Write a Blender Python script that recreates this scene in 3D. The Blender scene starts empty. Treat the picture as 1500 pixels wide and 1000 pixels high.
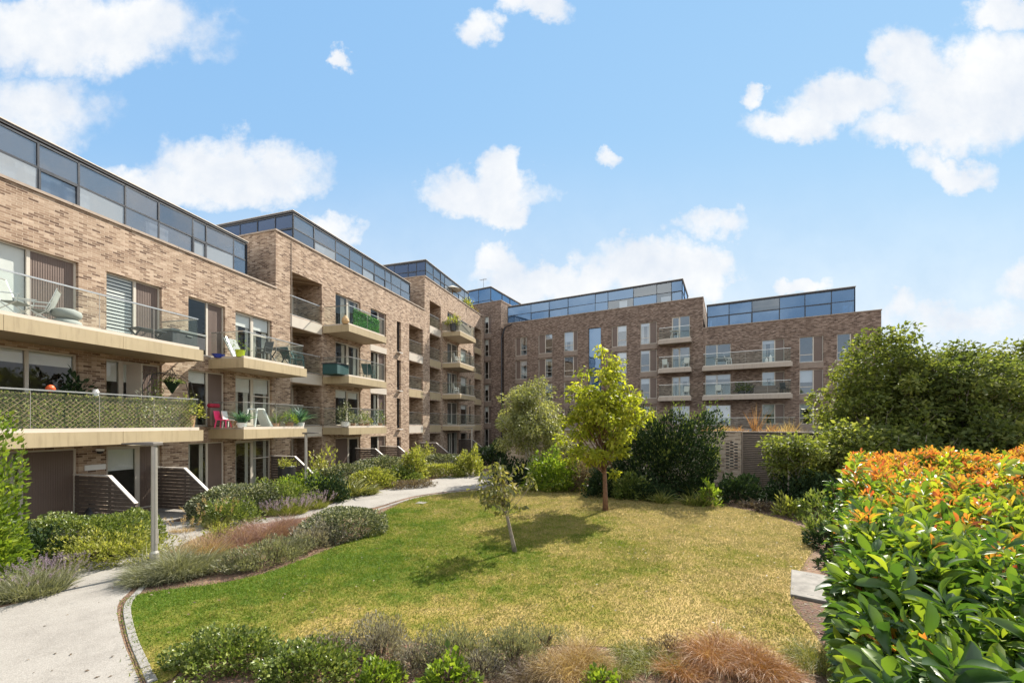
import bpy, bmesh, math, random
import numpy as np
from mathutils import Vector, Matrix
R = math.radians
S = bpy.context.scene
COL = S.collection
random.seed(7)
RNG = np.random.default_rng(11)
F_PX, HX, HY, EYE = 585.0, 750.0, 620.0, 3.3      # lens and eye height worked out from the photograph

# ------------------------------------------------------------------ helpers
def link(o, parent=None):
    COL.objects.link(o)
    if parent is not None: o.parent = parent
    return o
def thing(name, label, cat, loc=(0, 0, 0), rz=0.0, group=None):
    o = bpy.data.objects.new(name, None); link(o)
    o.empty_display_size = .2
    o.location = loc; o.rotation_euler = (0, 0, rz)
    o['label'] = label; o['category'] = cat
    if group: o['group'] = group
    return o
def tag(o, label, cat, group=None):
    o['label'] = label; o['category'] = cat
    if group: o['group'] = group
    return o
class MB:
    def __init__(s): s.v = []; s.f = []
    def box(s, x0, x1, y0, y1, z0, z1):
        b = len(s.v)
        s.v += [(x0,y0,z0),(x1,y0,z0),(x1,y1,z0),(x0,y1,z0),(x0,y0,z1),(x1,y0,z1),(x1,y1,z1),(x0,y1,z1)]
        s.f += [(b,b+3,b+2,b+1),(b+4,b+5,b+6,b+7),(b,b+1,b+5,b+4),(b+1,b+2,b+6,b+5),(b+2,b+3,b+7,b+6),(b+3,b,b+4,b+7)]
        return s
    def quad(s, *p):
        b = len(s.v); s.v += [tuple(q) for q in p]; s.f.append(tuple(range(b, b+len(p)))); return s
    def bar(s, a, b, w, h=None):
        a = Vector(a); b = Vector(b); t = (b-a).normalized(); h = h or w
        up = Vector((0,0,1)) if abs(t.z) < .95 else Vector((1,0,0))
        sd = t.cross(up).normalized(); up = sd.cross(t)
        k = len(s.v)
        for p in (a, b):
            for i, j in ((-1,-1),(1,-1),(1,1),(-1,1)): s.v.append(tuple(p + sd*(i*w/2) + up*(j*h/2)))
        s.f += [(k,k+1,k+2,k+3),(k+7,k+6,k+5,k+4)] + [(k+i, k+4+i, k+4+(i+1)%4, k+(i+1)%4) for i in range(4)]
        return s
    def tube(s, pts, rads, n=6, cap=True):
        pts = [Vector(p) for p in pts]; k = len(s.v); m = len(pts)
        for i, p in enumerate(pts):
            t = (pts[min(i+1, m-1)] - pts[max(i-1, 0)])
            t = t.normalized() if t.length > 1e-6 else Vector((0,0,1))
            a = t.cross(Vector((1, .13, 0)) if abs(t.x) < .8 else Vector((0, 1, .1))).normalized(); b = t.cross(a)
            r = rads[i] if hasattr(rads, '__len__') else rads
            for j in range(n):
                an = 2*math.pi*j/n; s.v.append(tuple(p + a*(r*math.cos(an)) + b*(r*math.sin(an))))
        for i in range(m-1):
            for j in range(n): s.f.append((k+i*n+j, k+i*n+(j+1)%n, k+(i+1)*n+(j+1)%n, k+(i+1)*n+j))
        if cap:
            s.f.append(tuple(k+j for j in reversed(range(n)))); s.f.append(tuple(k+(m-1)*n+j for j in range(n)))
        return s
    def lathe(s, prof, n=14, c=(0,0,0)):
        k = len(s.v)
        for r, z in prof:
            for j in range(n):
                a = 2*math.pi*j/n; s.v.append((c[0]+r*math.cos(a), c[1]+r*math.sin(a), c[2]+z))
        for i in range(len(prof)-1):
            for j in range(n): s.f.append((k+i*n+j, k+i*n+(j+1)%n, k+(i+1)*n+(j+1)%n, k+(i+1)*n+j))
        s.f.append(tuple(k+j for j in reversed(range(n)))); s.f.append(tuple(k+(len(prof)-1)*n+j for j in range(n)))
        return s
    def prism(s, poly, axis, a, b):
        # poly of 2-D points; axis 'x' extrudes along x with points (y,z); axis 'z' with (x,y)
        k = len(s.v); n = len(poly)
        for e in (a, b):
            for p in poly: s.v.append((e, p[0], p[1]) if axis == 'x' else ((p[0], e, p[1]) if axis == 'y' else (p[0], p[1], e)))
        s.f.append(tuple(k+i for i in reversed(range(n)))); s.f.append(tuple(k+n+i for i in range(n)))
        for i in range(n): s.f.append((k+i, k+(i+1)%n, k+n+(i+1)%n, k+n+i))
        return s
    def build(s, name, m, parent=None, bevel=0, smooth=False):
        me = bpy.data.meshes.new(name); me.from_pydata(s.v, [], s.f); me.update()
        bm = bmesh.new(); bm.from_mesh(me); bmesh.ops.recalc_face_normals(bm, faces=bm.faces)
        if bevel:
            bmesh.ops.bevel(bm, geom=[e for e in bm.edges if len(e.link_faces) == 2 and e.calc_face_angle(0) > .6], offset=bevel, segments=1, affect='EDGES')
        bm.to_mesh(me); bm.free()
        if smooth:
            for p in me.polygons: p.use_smooth = True
        if m: me.materials.append(m)
        o = bpy.data.objects.new(name, me); return link(o, parent)
def npmesh(name, V, Fc, m, parent=None, rnd=None, smooth=False):
    me = bpy.data.meshes.new(name)
    V = np.asarray(V, dtype=np.float32); Fc = np.asarray(Fc, dtype=np.int32); k = Fc.shape[1]
    me.vertices.add(len(V)); me.vertices.foreach_set('co', V.ravel())
    me.loops.add(Fc.size); me.loops.foreach_set('vertex_index', Fc.ravel())
    me.polygons.add(len(Fc)); me.polygons.foreach_set('loop_start', np.arange(0, Fc.size, k, dtype=np.int32))
    if smooth: me.polygons.foreach_set('use_smooth', np.ones(len(Fc), dtype=bool))
    if rnd is not None:
        a = me.attributes.new('rnd', 'FLOAT', 'POINT'); a.data.foreach_set('value', np.asarray(rnd, dtype=np.float32))
    me.update(calc_edges=True); me.validate()
    me.materials.append(m)
    return link(bpy.data.objects.new(name, me), parent)
def at(px, py, z=0.0):
    Y = F_PX*(EYE-z)/(py-HY); return ((px-HX)/F_PX*Y, Y, z)
def at_depth(px, Y, z=0.0): return ((px-HX)/F_PX*Y, Y, z)

# ------------------------------------------------------------------ materials
class NT:
    def __init__(s, nt): s.nt = nt; nt.nodes.clear()
    def n(s, typ, inp=None, **kw):
        nd = s.nt.nodes.new(typ)
        for k, v in kw.items(): setattr(nd, k, v)
        for k, v in (inp or {}).items():
            if isinstance(v, bpy.types.NodeSocket): s.nt.links.new(v, nd.inputs[k])
            else: nd.inputs[k].default_value = v
        return nd
    def math(s, op, a, b=0.0, c=None, clamp=False):
        d = {0: a, 1: b}
        if c is not None: d[2] = c
        return s.n('ShaderNodeMath', d, operation=op, use_clamp=clamp).outputs[0]
    def vmath(s, op, a, b=(0,0,0)): return s.n('ShaderNodeVectorMath', {0: a, 1: b}, operation=op).outputs[0]
    def ramp(s, fac, stops, interp='LINEAR'):
        nd = s.n('ShaderNodeValToRGB', {0: fac}); cr = nd.color_ramp; cr.interpolation = interp
        while len(cr.elements) < len(stops): cr.elements.new(.5)
        for e, (p, c) in zip(cr.elements, stops):
            e.position = p; e.color = (*c, 1) if len(c) == 3 else c
        return nd.outputs[0]
    def mix(s, fac, a, b, typ='MIX'):
        nd = s.n('ShaderNodeMix', data_type='RGBA', blend_type=typ)
        for k, v in ((0, fac), (6, a), (7, b)):
            if isinstance(v, bpy.types.NodeSocket): s.nt.links.new(v, nd.inputs[k])
            else: nd.inputs[k].default_value = (*v, 1) if (k > 0 and len(v) == 3) else v
        return nd.outputs[2]
    def noise(s, vec, scale, detail=4, rough=.6, out=0):
        return s.n('ShaderNodeTexNoise', {'Vector': vec, 'Scale': scale, 'Detail': detail, 'Roughness': rough}).outputs[out]
    def out(s, sh, disp=None): s.n('ShaderNodeOutputMaterial', {'Surface': sh})
def newmat(name):
    m = bpy.data.materials.new(name); m.use_nodes = True
    return m, NT(m.node_tree)
def mat(name, col, rough=.6, metal=0.0, spec=.5, var=.12, vscale=3.0, bump=0.0, bscale=60.0):
    m, t = newmat(name)
    tc = t.n('ShaderNodeTexCoord').outputs['Object']
    f = t.noise(tc, vscale, 6, .65)
    lo = tuple(c*(1-var) for c in col); hi = tuple(min(1, c*(1+var)) for c in col)
    c = t.ramp(f, [(.3, lo), (.7, hi)])
    rf = t.math('MULTIPLY_ADD', t.noise(tc, vscale*4, 4), .25, rough-.12, clamp=True)
    d = {'Base Color': c, 'Roughness': rf, 'Metallic': metal, 'Specular IOR Level': spec}
    if bump: d['Normal'] = t.n('ShaderNodeBump', {'Strength': bump, 'Distance': .02, 'Height': t.noise(tc, bscale, 5)}).outputs[0]
    t.out(t.n('ShaderNodeBsdfPrincipled', d).outputs[0]); return m
def brick_mat(name, cols, mortar, stain=.25):
    m, t = newmat(name)
    tc = t.n('ShaderNodeTexCoord').outputs['Object']
    x = t.n('ShaderNodeSeparateXYZ', {0: tc})
    wob = t.noise(tc, 9.0, 2)
    v = t.n('ShaderNodeCombineXYZ', {0: t.math('ADD', x.outputs[0], x.outputs[1]), 1: t.math('MULTIPLY_ADD', wob, .006, x.outputs[2])}).outputs[0]
    b = t.n('ShaderNodeTexBrick', {'Vector': v, 'Color1': (0,0,0,1), 'Color2': (1,1,1,1), 'Mortar': (.5,.5,.5,1), 'Scale': 1.0, 'Mortar Size': .0075,
             'Mortar Smooth': .35, 'Bias': 0.0, 'Brick Width': .235, 'Row Height': .075}, offset=.5, squash=1.0)
    r = t.math('ADD', b.outputs[0], t.math('MULTIPLY_ADD', t.noise(v, 14.0, 3), .5, -.25), clamp=True)
    n = len(cols)-1
    c = t.ramp(r, [((.02,.22,.48,.74,.98)[i], k) for i, k in enumerate(cols)])
    big = t.noise(tc, .45, 5, .6)
    sv_ = t.n('ShaderNodeMapping', {0: tc, 3: (1.6,1.6,.16)}).outputs[0]
    c = t.mix(.3, c, t.ramp(t.noise(sv_, 1.4, 5, .65), [(.36,(.62,.58,.55)),(.52,(1.05,1.05,1.05))]), 'MULTIPLY')
    c = t.mix(stain, c, t.ramp(big, [(.35, (.55,.5,.46)), (.65, (1.35,1.3,1.25))]), 'MULTIPLY')
    c = t.mix(t.math('MULTIPLY', t.noise(tc, 35.0, 4), .35), c, (.5,.44,.38), 'MULTIPLY')
    c = t.mix(t.math('MULTIPLY', b.outputs['Fac'], .8), c, mortar)
    h = t.math('ADD', t.math('MULTIPLY', b.outputs['Fac'], -1.0), t.math('MULTIPLY', t.noise(tc, 40, 4), .5))
    h = t.math('ADD', h, t.math('MULTIPLY', b.outputs[0], .7))
    bp = t.n('ShaderNodeBump', {'Strength': .7, 'Distance': .012, 'Height': h})
    t.out(t.n('ShaderNodeBsdfPrincipled', {'Base Color': c, 'Roughness': .88, 'Specular IOR Level': .25, 'Normal': bp.outputs[0]}).outputs[0])
    return m
def glass_mat(name, tint, ior, refl_tint=(1,1,1), rough=.0, body=None, bodyfac=0.0, boost=0.0):
    m, t = newmat(name)
    tc = t.n('ShaderNodeTexCoord').outputs['Object']
    bp = t.n('ShaderNodeBump', {'Strength': .06, 'Distance': .05, 'Height': t.noise(tc, .9, 2)}).outputs[0]
    bf = t.n('ShaderNodeNewGeometry').outputs['Backfacing']
    fr = t.n('ShaderNodeFresnel', {'IOR': t.math('MULTIPLY_ADD', bf, 1/ior-ior, ior)}).outputs[0]
    if boost: fr = t.math('ADD', fr, boost, clamp=True)
    tr = t.n('ShaderNodeBsdfTransparent', {'Color': (*tint, 1)}).outputs[0]
    if body:
        df = t.n('ShaderNodeBsdfDiffuse', {'Color': (*body, 1)}).outputs[0]
        tr = t.n('ShaderNodeMixShader', {0: bodyfac, 1: tr, 2: df}).outputs[0]
    gl = t.n('ShaderNodeBsdfGlossy', {'Color': (*refl_tint, 1), 'Roughness': rough, 'Normal': bp}).outputs[0]
    t.out(t.n('ShaderNodeMixShader', {0: fr, 1: tr, 2: gl}).outputs[0]); return m
def leaf_mat(name, stops, trans=.35, rough=.45, spec=.4, tcol=1.35, coat=0.0):
    m, t = newmat(name)
    a = t.n('ShaderNodeAttribute', attribute_name='rnd').outputs['Fac']
    c = t.ramp(a, stops)
    d = {'Base Color': c, 'Roughness': rough, 'Specular IOR Level': spec}
    if coat: d['Coat Weight'] = coat; d['Coat Roughness'] = .25
    p = t.n('ShaderNodeBsdfPrincipled', d).outputs[0]
    tc = t.mix(1.0, c, (tcol*1.15, tcol*1.15, tcol*.55), 'MULTIPLY')
    tl = t.n('ShaderNodeBsdfTranslucent', {'Color': tc}).outputs[0]
    t.out(t.n('ShaderNodeMixShader', {0: trans, 1: p, 2: tl}).outputs[0]); return m

M = {}
BR = [(.14,.088,.062), (.285,.195,.135), (.385,.277,.195), (.45,.338,.246), (.58,.455,.345)]
M['brick'] = brick_mat('brick_buff', BR, (.56,.46,.36))
M['brick_r'] = brick_mat('brick_shaded', [(.09,.06,.047), (.17,.118,.09), (.235,.168,.13), (.29,.215,.17), (.40,.31,.25)], (.29,.245,.205))  # same brick as the left range, darkened in colour for its shaded side
M['brick_pale'] = brick_mat('brick_brightened', [(.30,.22,.16), (.42,.32,.24), (.52,.41,.31), (.58,.47,.36), (.66,.56,.45)], (.5,.43,.36))  # brick colour lightened so the shaded garden walls look brightly lit
M['coping'] = mat('coping_stone', (.34,.27,.21), .7, var=.2, bump=.1)
def streak_mat(name, col):
    m, t = newmat(name); tc = t.n('ShaderNodeTexCoord').outputs['Object']
    sv = t.n('ShaderNodeMapping', {0: tc, 3: (5.0,5.0,.35)}).outputs[0]
    k = t.ramp(t.noise(sv, 1.8, 6, .7), [(.32,(.66,.63,.60)),(.5,(1,1,1))]); k2 = t.ramp(t.noise(tc, .7, 4), [(.3,(.9,.9,.9)),(.7,(1.06,1.06,1.06))])
    c = t.mix(.55, (*col,1), k, 'MULTIPLY'); c = t.mix(1.0, c, k2, 'MULTIPLY')
    t.out(t.n('ShaderNodeBsdfPrincipled', {'Base Color': c, 'Roughness': t.math('MULTIPLY_ADD', t.noise(tc, 6, 4), .3, .32), 'Specular IOR Level': .5}).outputs[0]); return m
M['fascia'] = streak_mat('bronze_fascia', (.435,.35,.215))
M['fascia_r'] = streak_mat('shaded_fascia', (.42,.35,.28))  # same fascia, its colour greyed to carry the shade on the right range
M['lamp_dark'] = mat('lamp_head_paint', (.15,.135,.12), .45, .3)
M['soffit'] = mat('soffit_panel', (.36,.28,.19), .6, var=.06)
M['deck'] = mat('deck_board', (.4,.36,.31), .7)
M['pale'] = mat('pale_panel', (.56,.50,.42), .5, var=.07, vscale=1.0)
M['frame'] = mat('window_frame_grey', (.56,.51,.43), .45, var=.05)
M['frame_dark'] = mat('mullion_dark', (.035,.04,.05), .4, var=.1)
M['panel'] = mat('brown_panel', (.17,.122,.098), .5, var=.1, vscale=1.2)
M['white'] = mat('white_paint', (.8,.79,.76), .5, var=.04)
M['blind'] = mat('roller_blind', (.8,.79,.75), .8, var=.05)
M['curtain'] = mat('curtain_cloth', (.56,.53,.46), .85, var=.1)
M['interior'] = mat('room_plaster', (.30,.28,.25), .8, var=.1)
M['roof'] = mat('roof_felt', (.2,.2,.2), .9)
M['roof_edge'] = mat('roof_trim', (.09,.09,.095), .5)
M['rail'] = mat('steel_rail', (.62,.61,.58), .3, .85, var=.05)
M['lamp'] = mat('lamp_grey_paint', (.40,.38,.34), .4, .5, var=.06)
M['slat'] = mat('slat_wood_dark', (.10,.078,.064), .6, var=.3, vscale=6, bump=.2)
M['cap'] = mat('slat_capping', (.62,.58,.53), .55, var=.1)
M['louvre'] = mat('louvre_brown', (.26,.20,.155), .6, var=.15)
M['black'] = mat('black_plastic', (.015,.015,.017), .45)
M['charcoal'] = mat('charcoal_resin', (.05,.052,.055), .55)
M['greybox'] = mat('grey_resin', (.17,.18,.17), .55)
M['teal'] = mat('dark_teal_fabric', (.02,.07,.07), .7)
M['pink'] = mat('pink_plastic', (.85,.06,.20), .4)
M['blue'] = mat('blue_plastic', (.03,.06,.42), .4)
M['lime'] = mat('lime_glaze', (.50,.60,.03), .4)
M['red'] = mat('red_cloth', (.40,.02,.05), .7)
M['orange'] = mat('orange_paper', (.75,.12,.03), .5)
M['terracotta'] = mat('terracotta', (.50,.26,.15), .8)
M['wood'] = mat('pale_wood', (.45,.31,.18), .6, var=.25, vscale=8)
M['wicker'] = mat('wicker', (.50,.33,.16), .7, bump=.5, bscale=120)
M['greycloth'] = mat('grey_fabric', (.30,.31,.29), .85)
M['soil'] = None
M['concrete'] = mat('concrete_slab', (.215,.20,.178), .9, var=.35, vscale=5, bump=.25, bscale=90)
M['bark'] = mat('bark_brown', (.16,.085,.05), .9, var=.45, vscale=12, bump=.6, bscale=40)
M['bark_grey'] = mat('bark_grey', (.24,.20,.16), .9, var=.4, vscale=12, bump=.6, bscale=40)
M['bark_birch'] = mat('bark_birch', (.55,.49,.42), .8, var=.35, vscale=9, bump=.3, bscale=30)
M['twig'] = mat('twig_brown', (.11,.075,.05), .9, var=.3)
M['glass'] = glass_mat('window_glass', (.88,.91,.90), 1.5, boost=.02)
M['glass_r'] = glass_mat('window_glass_coated', (.70,.75,.80), 1.9, (.85,.93,1), boost=.12)
M['glass_bal'] = glass_mat('balustrade_glass', (.88,.93,.91), 1.22, body=(.45,.55,.52), bodyfac=.035)
M['glass_ph'] = glass_mat('penthouse_glass', (.55,.60,.66), 1.9, (.95,.97,1), body=(.20,.23,.28), bodyfac=.35, boost=.14)
M['glass_ph_pale'] = glass_mat('penthouse_glass_blind', (.55,.60,.66), 1.85, (.95,.97,1), body=(.44,.48,.50), bodyfac=.55, boost=.10)
M['glass_ph_deep'] = glass_mat('penthouse_glass_deep', (.45,.52,.60), 1.9, (.9,.95,1), body=(.09,.12,.18), bodyfac=.35, boost=.12)
M['glass_navy'] = glass_mat('end_glass', (.25,.33,.45), 1.5, (.7,.82,1), body=(.025,.06,.15), bodyfac=.8, boost=.02)
M['glass_blue'] = glass_mat('spandrel_glass', (.2,.3,.42), 1.9, (.55,.75,1), body=(.03,.085,.19), bodyfac=.7, boost=.16)

# leaves: stops over a per-leaf random number
M['lf_tree'] = leaf_mat('leaf_lime', [(0,(.15,.185,.022)), (.5,(.28,.31,.033)), (1,(.43,.42,.06))], .55, .5, .3, 1.25)
M['lf_birch'] = leaf_mat('leaf_birch', [(0,(.14,.155,.06)), (.6,(.25,.26,.11)), (1,(.40,.39,.19))], .42, .5, .3)
M['lf_young'] = leaf_mat('leaf_young', [(0,(.09,.10,.03)), (.6,(.18,.18,.06)), (1,(.34,.29,.12))], .4)
M['lf_maple'] = leaf_mat('leaf_maple', [(0,(.075,.10,.022)), (.6,(.16,.19,.042)), (1,(.30,.31,.09))], .45, .55, .25)
M['lf_maple2'] = leaf_mat('leaf_maple_dark', [(0,(.06,.085,.025)), (.6,(.125,.155,.042)), (1,(.25,.265,.085))], .44, .6, .2)
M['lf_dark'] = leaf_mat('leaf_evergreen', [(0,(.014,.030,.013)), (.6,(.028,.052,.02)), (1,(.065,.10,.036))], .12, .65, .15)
M['lf_glossy'] = leaf_mat('leaf_glossy', [(0,(.06,.095,.02)), (.6,(.14,.185,.042)), (1,(.30,.33,.11))], .3, .35, .5)
M['lf_bright'] = leaf_mat('leaf_bright', [(0,(.07,.12,.014)), (.6,(.17,.25,.03)), (1,(.32,.38,.06))], .4)
M['lf_yellow'] = leaf_mat('leaf_yellowgreen', [(0,(.13,.15,.026)), (.6,(.27,.29,.06)), (1,(.45,.43,.14))], .38)
M['lf_varieg'] = leaf_mat('leaf_variegated', [(0,(.045,.065,.028)), (.55,(.11,.13,.06)), (.8,(.30,.31,.19)), (1,(.46,.45,.30))], .2)
M['lf_grey'] = leaf_mat('leaf_greygreen', [(0,(.10,.11,.06)), (.6,(.20,.205,.12)), (1,(.36,.35,.24))], .3)
M['lf_silver'] = leaf_mat('leaf_silver', [(0,(.10,.085,.07)), (.6,(.22,.20,.165)), (1,(.38,.35,.29))], .25)
M['lf_red'] = leaf_mat('grass_red', [(0,(.16,.085,.075)), (.6,(.27,.16,.14)), (1,(.42,.29,.25))], .3)
M['lf_brownish'] = leaf_mat('leaf_bronze', [(0,(.06,.04,.03)), (.6,(.14,.10,.07)), (1,(.26,.21,.15))], .3)
M['lf_purple'] = leaf_mat('flower_purple', [(0,(.17,.12,.21)), (.6,(.30,.22,.33)), (1,(.46,.38,.46))], .3)
M['lf_straw'] = leaf_mat('grass_straw', [(0,(.22,.14,.06)), (.6,(.42,.29,.14)), (1,(.60,.46,.26))], .3)
M['lf_orange'] = leaf_mat('grass_copper', [(0,(.17,.075,.03)), (.6,(.35,.17,.075)), (1,(.52,.33,.17))], .3)
M['lf_sedge'] = leaf_mat('grass_green', [(0,(.08,.10,.02)), (.6,(.18,.20,.05)), (1,(.36,.33,.12))], .35)
M['lf_sword'] = leaf_mat('sword_leaf', [(0,(.07,.085,.02)), (.6,(.17,.18,.05)), (1,(.34,.31,.12))], .3)
M['lf_white'] = leaf_mat('petal_white', [(0,(.55,.5,.4)), (1,(.8,.78,.66))], .3)
M['lf_phot'] = leaf_mat('leaf_photinia', [(0,(.022,.06,.016)), (.4,(.062,.125,.022)), (.72,(.165,.245,.03)), (1,(.33,.375,.04))], .38, .45, .5, 1.35, .2)
M['lf_photred'] = leaf_mat('leaf_photinia_new', [(0,(.24,.26,.03)), (.3,(.46,.30,.045)), (.65,(.52,.19,.055)), (1,(.42,.07,.04))], .42, .45, .4, 1.3)
M['lf_trellis'] = leaf_mat('leaf_trellis', [(0,(.12,.16,.035)), (.6,(.30,.34,.09)), (1,(.52,.52,.22))], .35, .6, .2)
M['lf_fake'] = leaf_mat('leaf_artificial', [(0,(.02,.13,.02)), (.6,(.06,.27,.04)), (1,(.15,.42,.09))], .35)
M['lf_teal'] = leaf_mat('leaf_bluegreen', [(0,(.03,.09,.06)), (.6,(.08,.18,.11)), (1,(.2,.34,.2))], .25)

# ------------------------------------------------------------------ foliage builders
def unit(a): return a/np.maximum(np.linalg.norm(a, axis=1, keepdims=True), 1e-6)
DIAMOND = (np.array([[0,0,0],[.45,-.5,.16],[1,0,-.05],[.45,.5,.16]]), np.array([[0,1,2],[0,2,3]]))
def _big():
    v = []; f = []
    s = [0, .2, .45, .68, .87, 1.0]; w = [.04, .26, .46, .50, .36, .03]
    for a, b in zip(s, w):
        for j in (-1, 0, 1): v.append((a, j*b, abs(j)*.14*b*2 - .30*a*a + .06*a))
    for i in range(5):
        for j in range(2): q = i*3+j; f.append((q, q+1, q+4, q+3))
    return np.array(v), np.array(f)
BIG = _big()
def leaves(P, T, L, W, name, m, parent, rng, tmpl=DIAMOND, rnd=None, up=.6, smooth=False):
    N = len(P); T = unit(T)
    upv = np.array([0,0,1.0])*up + rng.normal(0, .6, (N,3))
    B = unit(np.cross(upv, T)); Nn = np.cross(T, B)
    tv, tf = tmpl; k = len(tv)
    L = np.broadcast_to(np.asarray(L, float), (N,)) if np.ndim(L) else np.full(N, float(L))
    V = (P[:,None,:] + T[:,None,:]*(tv[None,:,0:1]*L[:,None,None]) + B[:,None,:]*(tv[None,:,1:2]*(L*W)[:,None,None])
         + Nn[:,None,:]*(tv[None,:,2:3]*(L*(W if tmpl is DIAMOND else 1))[:,None,None])).reshape(-1,3)
    Fc = (tf[None] + (np.arange(N)*k)[:,None,None]).reshape(-1, tf.shape[1])
    if rnd is None: rnd = rng.random(N)
    return npmesh(name, V, Fc, m, parent, np.repeat(rnd, k), smooth)
def blades(P, D, Ln, wd, droop, name, m, parent, rng, seg=3, rnd=None):
    """curved grass blades: P bases, D start directions, Ln lengths"""
    N = len(P); D = unit(D); Ln = np.broadcast_to(np.asarray(Ln, float), (N,))
    side = unit(np.cross(D, rng.normal(0,1,(N,3)))); out = D.copy(); out[:,2] = 0; out = unit(out + 1e-4)
    V = np.zeros((N, 2*seg+1, 3)); p = P.copy(); d = D.copy()
    dr = np.broadcast_to(np.asarray(droop, float), (N,))
    for i in range(seg):
        w = wd*(1 - .6*i/seg)
        V[:,2*i] = p - side*w/2; V[:,2*i+1] = p + side*w/2
        p = p + d*(Ln/seg)[:,None]
        d = unit(d + (out*.5 - np.array([0,0,1.0]))*dr[:,None])
    V[:,2*seg] = p
    f = []
    for i in range(seg-1): f += [(2*i,2*i+1,2*i+3),(2*i,2*i+3,2*i+2)]
    f.append((2*seg-2, 2*seg-1, 2*seg)); f = np.array(f)
    k = 2*seg+1
    if rnd is None: rnd = rng.random(N)
    npmesh(name, V.reshape(-1,3), (f[None]+(np.arange(N)*k)[:,None,None]).reshape(-1,3), m, parent, np.repeat(rnd, k))
    return p
def clump(n, rx, ry, rng):
    a = rng.random(n)*2*np.pi; r = np.sqrt(rng.random(n))
    return np.stack([r*np.cos(a)*rx, r*np.sin(a)*ry, np.zeros(n)], 1)
def grass_plant(name, label, cat, loc, rx, ry, h, n, wd, m, droop=.35, spread=.7, seed=1, group=None, plumes=None, part='blades', rz=0):
    rng = np.random.default_rng(seed); root = thing(name, label, cat, loc, rz, group)
    P = clump(n, rx, ry, rng); D = np.stack([P[:,0]/max(rx,.01)*spread, P[:,1]/max(ry,.01)*spread, np.ones(n)], 1) + rng.normal(0,.36,(n,3))
    D[:,2] = np.abs(D[:,2])+.2
    Ln = h*(.55+.6*rng.random(n))
    lump = .75+.5*np.sin(P[:,0]*7+seed)*np.sin(P[:,1]*6+seed*2)
    blades(P, D, Ln*np.clip(lump,.6,1.15), wd, droop*(.6+.8*rng.random(n)), part, m, root, rng)
    if plumes:
        cnt, pm, ph, psz = plumes
        P2 = clump(cnt, rx, ry, rng); D2 = np.stack([P2[:,0]/rx*.5, P2[:,1]/ry*.5, np.ones(cnt)], 1) + rng.normal(0,.15,(cnt,3))
        tips = blades(P2, D2, ph*(.7+.4*rng.random(cnt)), .006, .1, 'flower_stem', m, root, rng, 3)
        k = 26; pp = np.repeat(tips, k, 0); dd = np.repeat(D2, k, 0)
        t = rng.random(len(pp)); pp = pp - unit(dd)*(t*psz)[:,None] + rng.normal(0, psz*.06, pp.shape)
        leaves(pp, dd + rng.normal(0,.7,pp.shape), psz*.22, .3, 'flowers', pm, root, rng)
    return root
def dome(n, rx, ry, h, rng, p=2.0, shell=.45, seed=0, lump=.16):
    d = unit(rng.normal(0,1,(n,3))); d[:,2] = np.abs(d[:,2])
    q = (np.abs(d)**p).sum(1)**(-1/p)
    l = np.ones(n); r2 = np.random.default_rng(seed+5)
    for i in range(7):
        w = unit(r2.normal(0,1,(1,3)))[0]; l += lump*.6*np.cos(r2.uniform(3,8)*(d@w)*1.5 + r2.uniform(0,6))
    rr = q*l*(1 - shell*rng.random(n)**1.7)
    # keep some down the sides as well
    P = d*rr[:,None]*np.array([rx, ry, h])
    return P, d
def shrub(name, label, loc, rx, ry, h, n, L, W, m, cat=None, p=2.2, rz=0.0, seed=1, group=None, up=.5, lump=.16, flowers=None, stems=10, shell=.5, part='foliage', upb=.5):
    if name == 'clipped_hedge': lump, shell, upb, L = .05, .30, .15, L*.85; n = int(n*1.3)
    rng = np.random.default_rng(seed); root = thing(name, label, cat or ('hedge' if 'hedge' in name else 'shrub'), loc, rz, group)
    P, d = dome(n, rx, ry, h, rng, p, shell, seed, lump)
    T = d + rng.normal(0,.55,(n,3)) + np.array([0,0,upb])
    leaves(P, T, L*(.45+1.05*rng.random(n)), W, part, m, root, rng, up=up)
    mb = MB()
    for i in range(stems):
        a = rng.random()*6.28; e = (math.cos(a)*rx*.6*rng.random(), math.sin(a)*ry*.6*rng.random(), h*(.55+.3*rng.random()))
        b = (e[0]*.35, e[1]*.35, -.03); c = (e[0]*.6, e[1]*.6, e[2]*.5)
        mb.tube([b, c, e], [.018, .012, .006], 5)
    mb.build('stems', M['twig'], root)
    if flowers:
        fn, fm, fl = flowers
        P, d = dome(fn, rx*1.05, ry*1.05, h*1.12, rng, p, .12, seed, lump)
        s = d[:,2] > .25; P = P[s]; d = d[s]
        leaves(P, d + rng.normal(0,.3,P.shape)+np.array([0,0,1.2]), fl*(.6+.7*rng.random(len(P))), .35, 'flowers', fm, root, rng)
    return root
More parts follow.
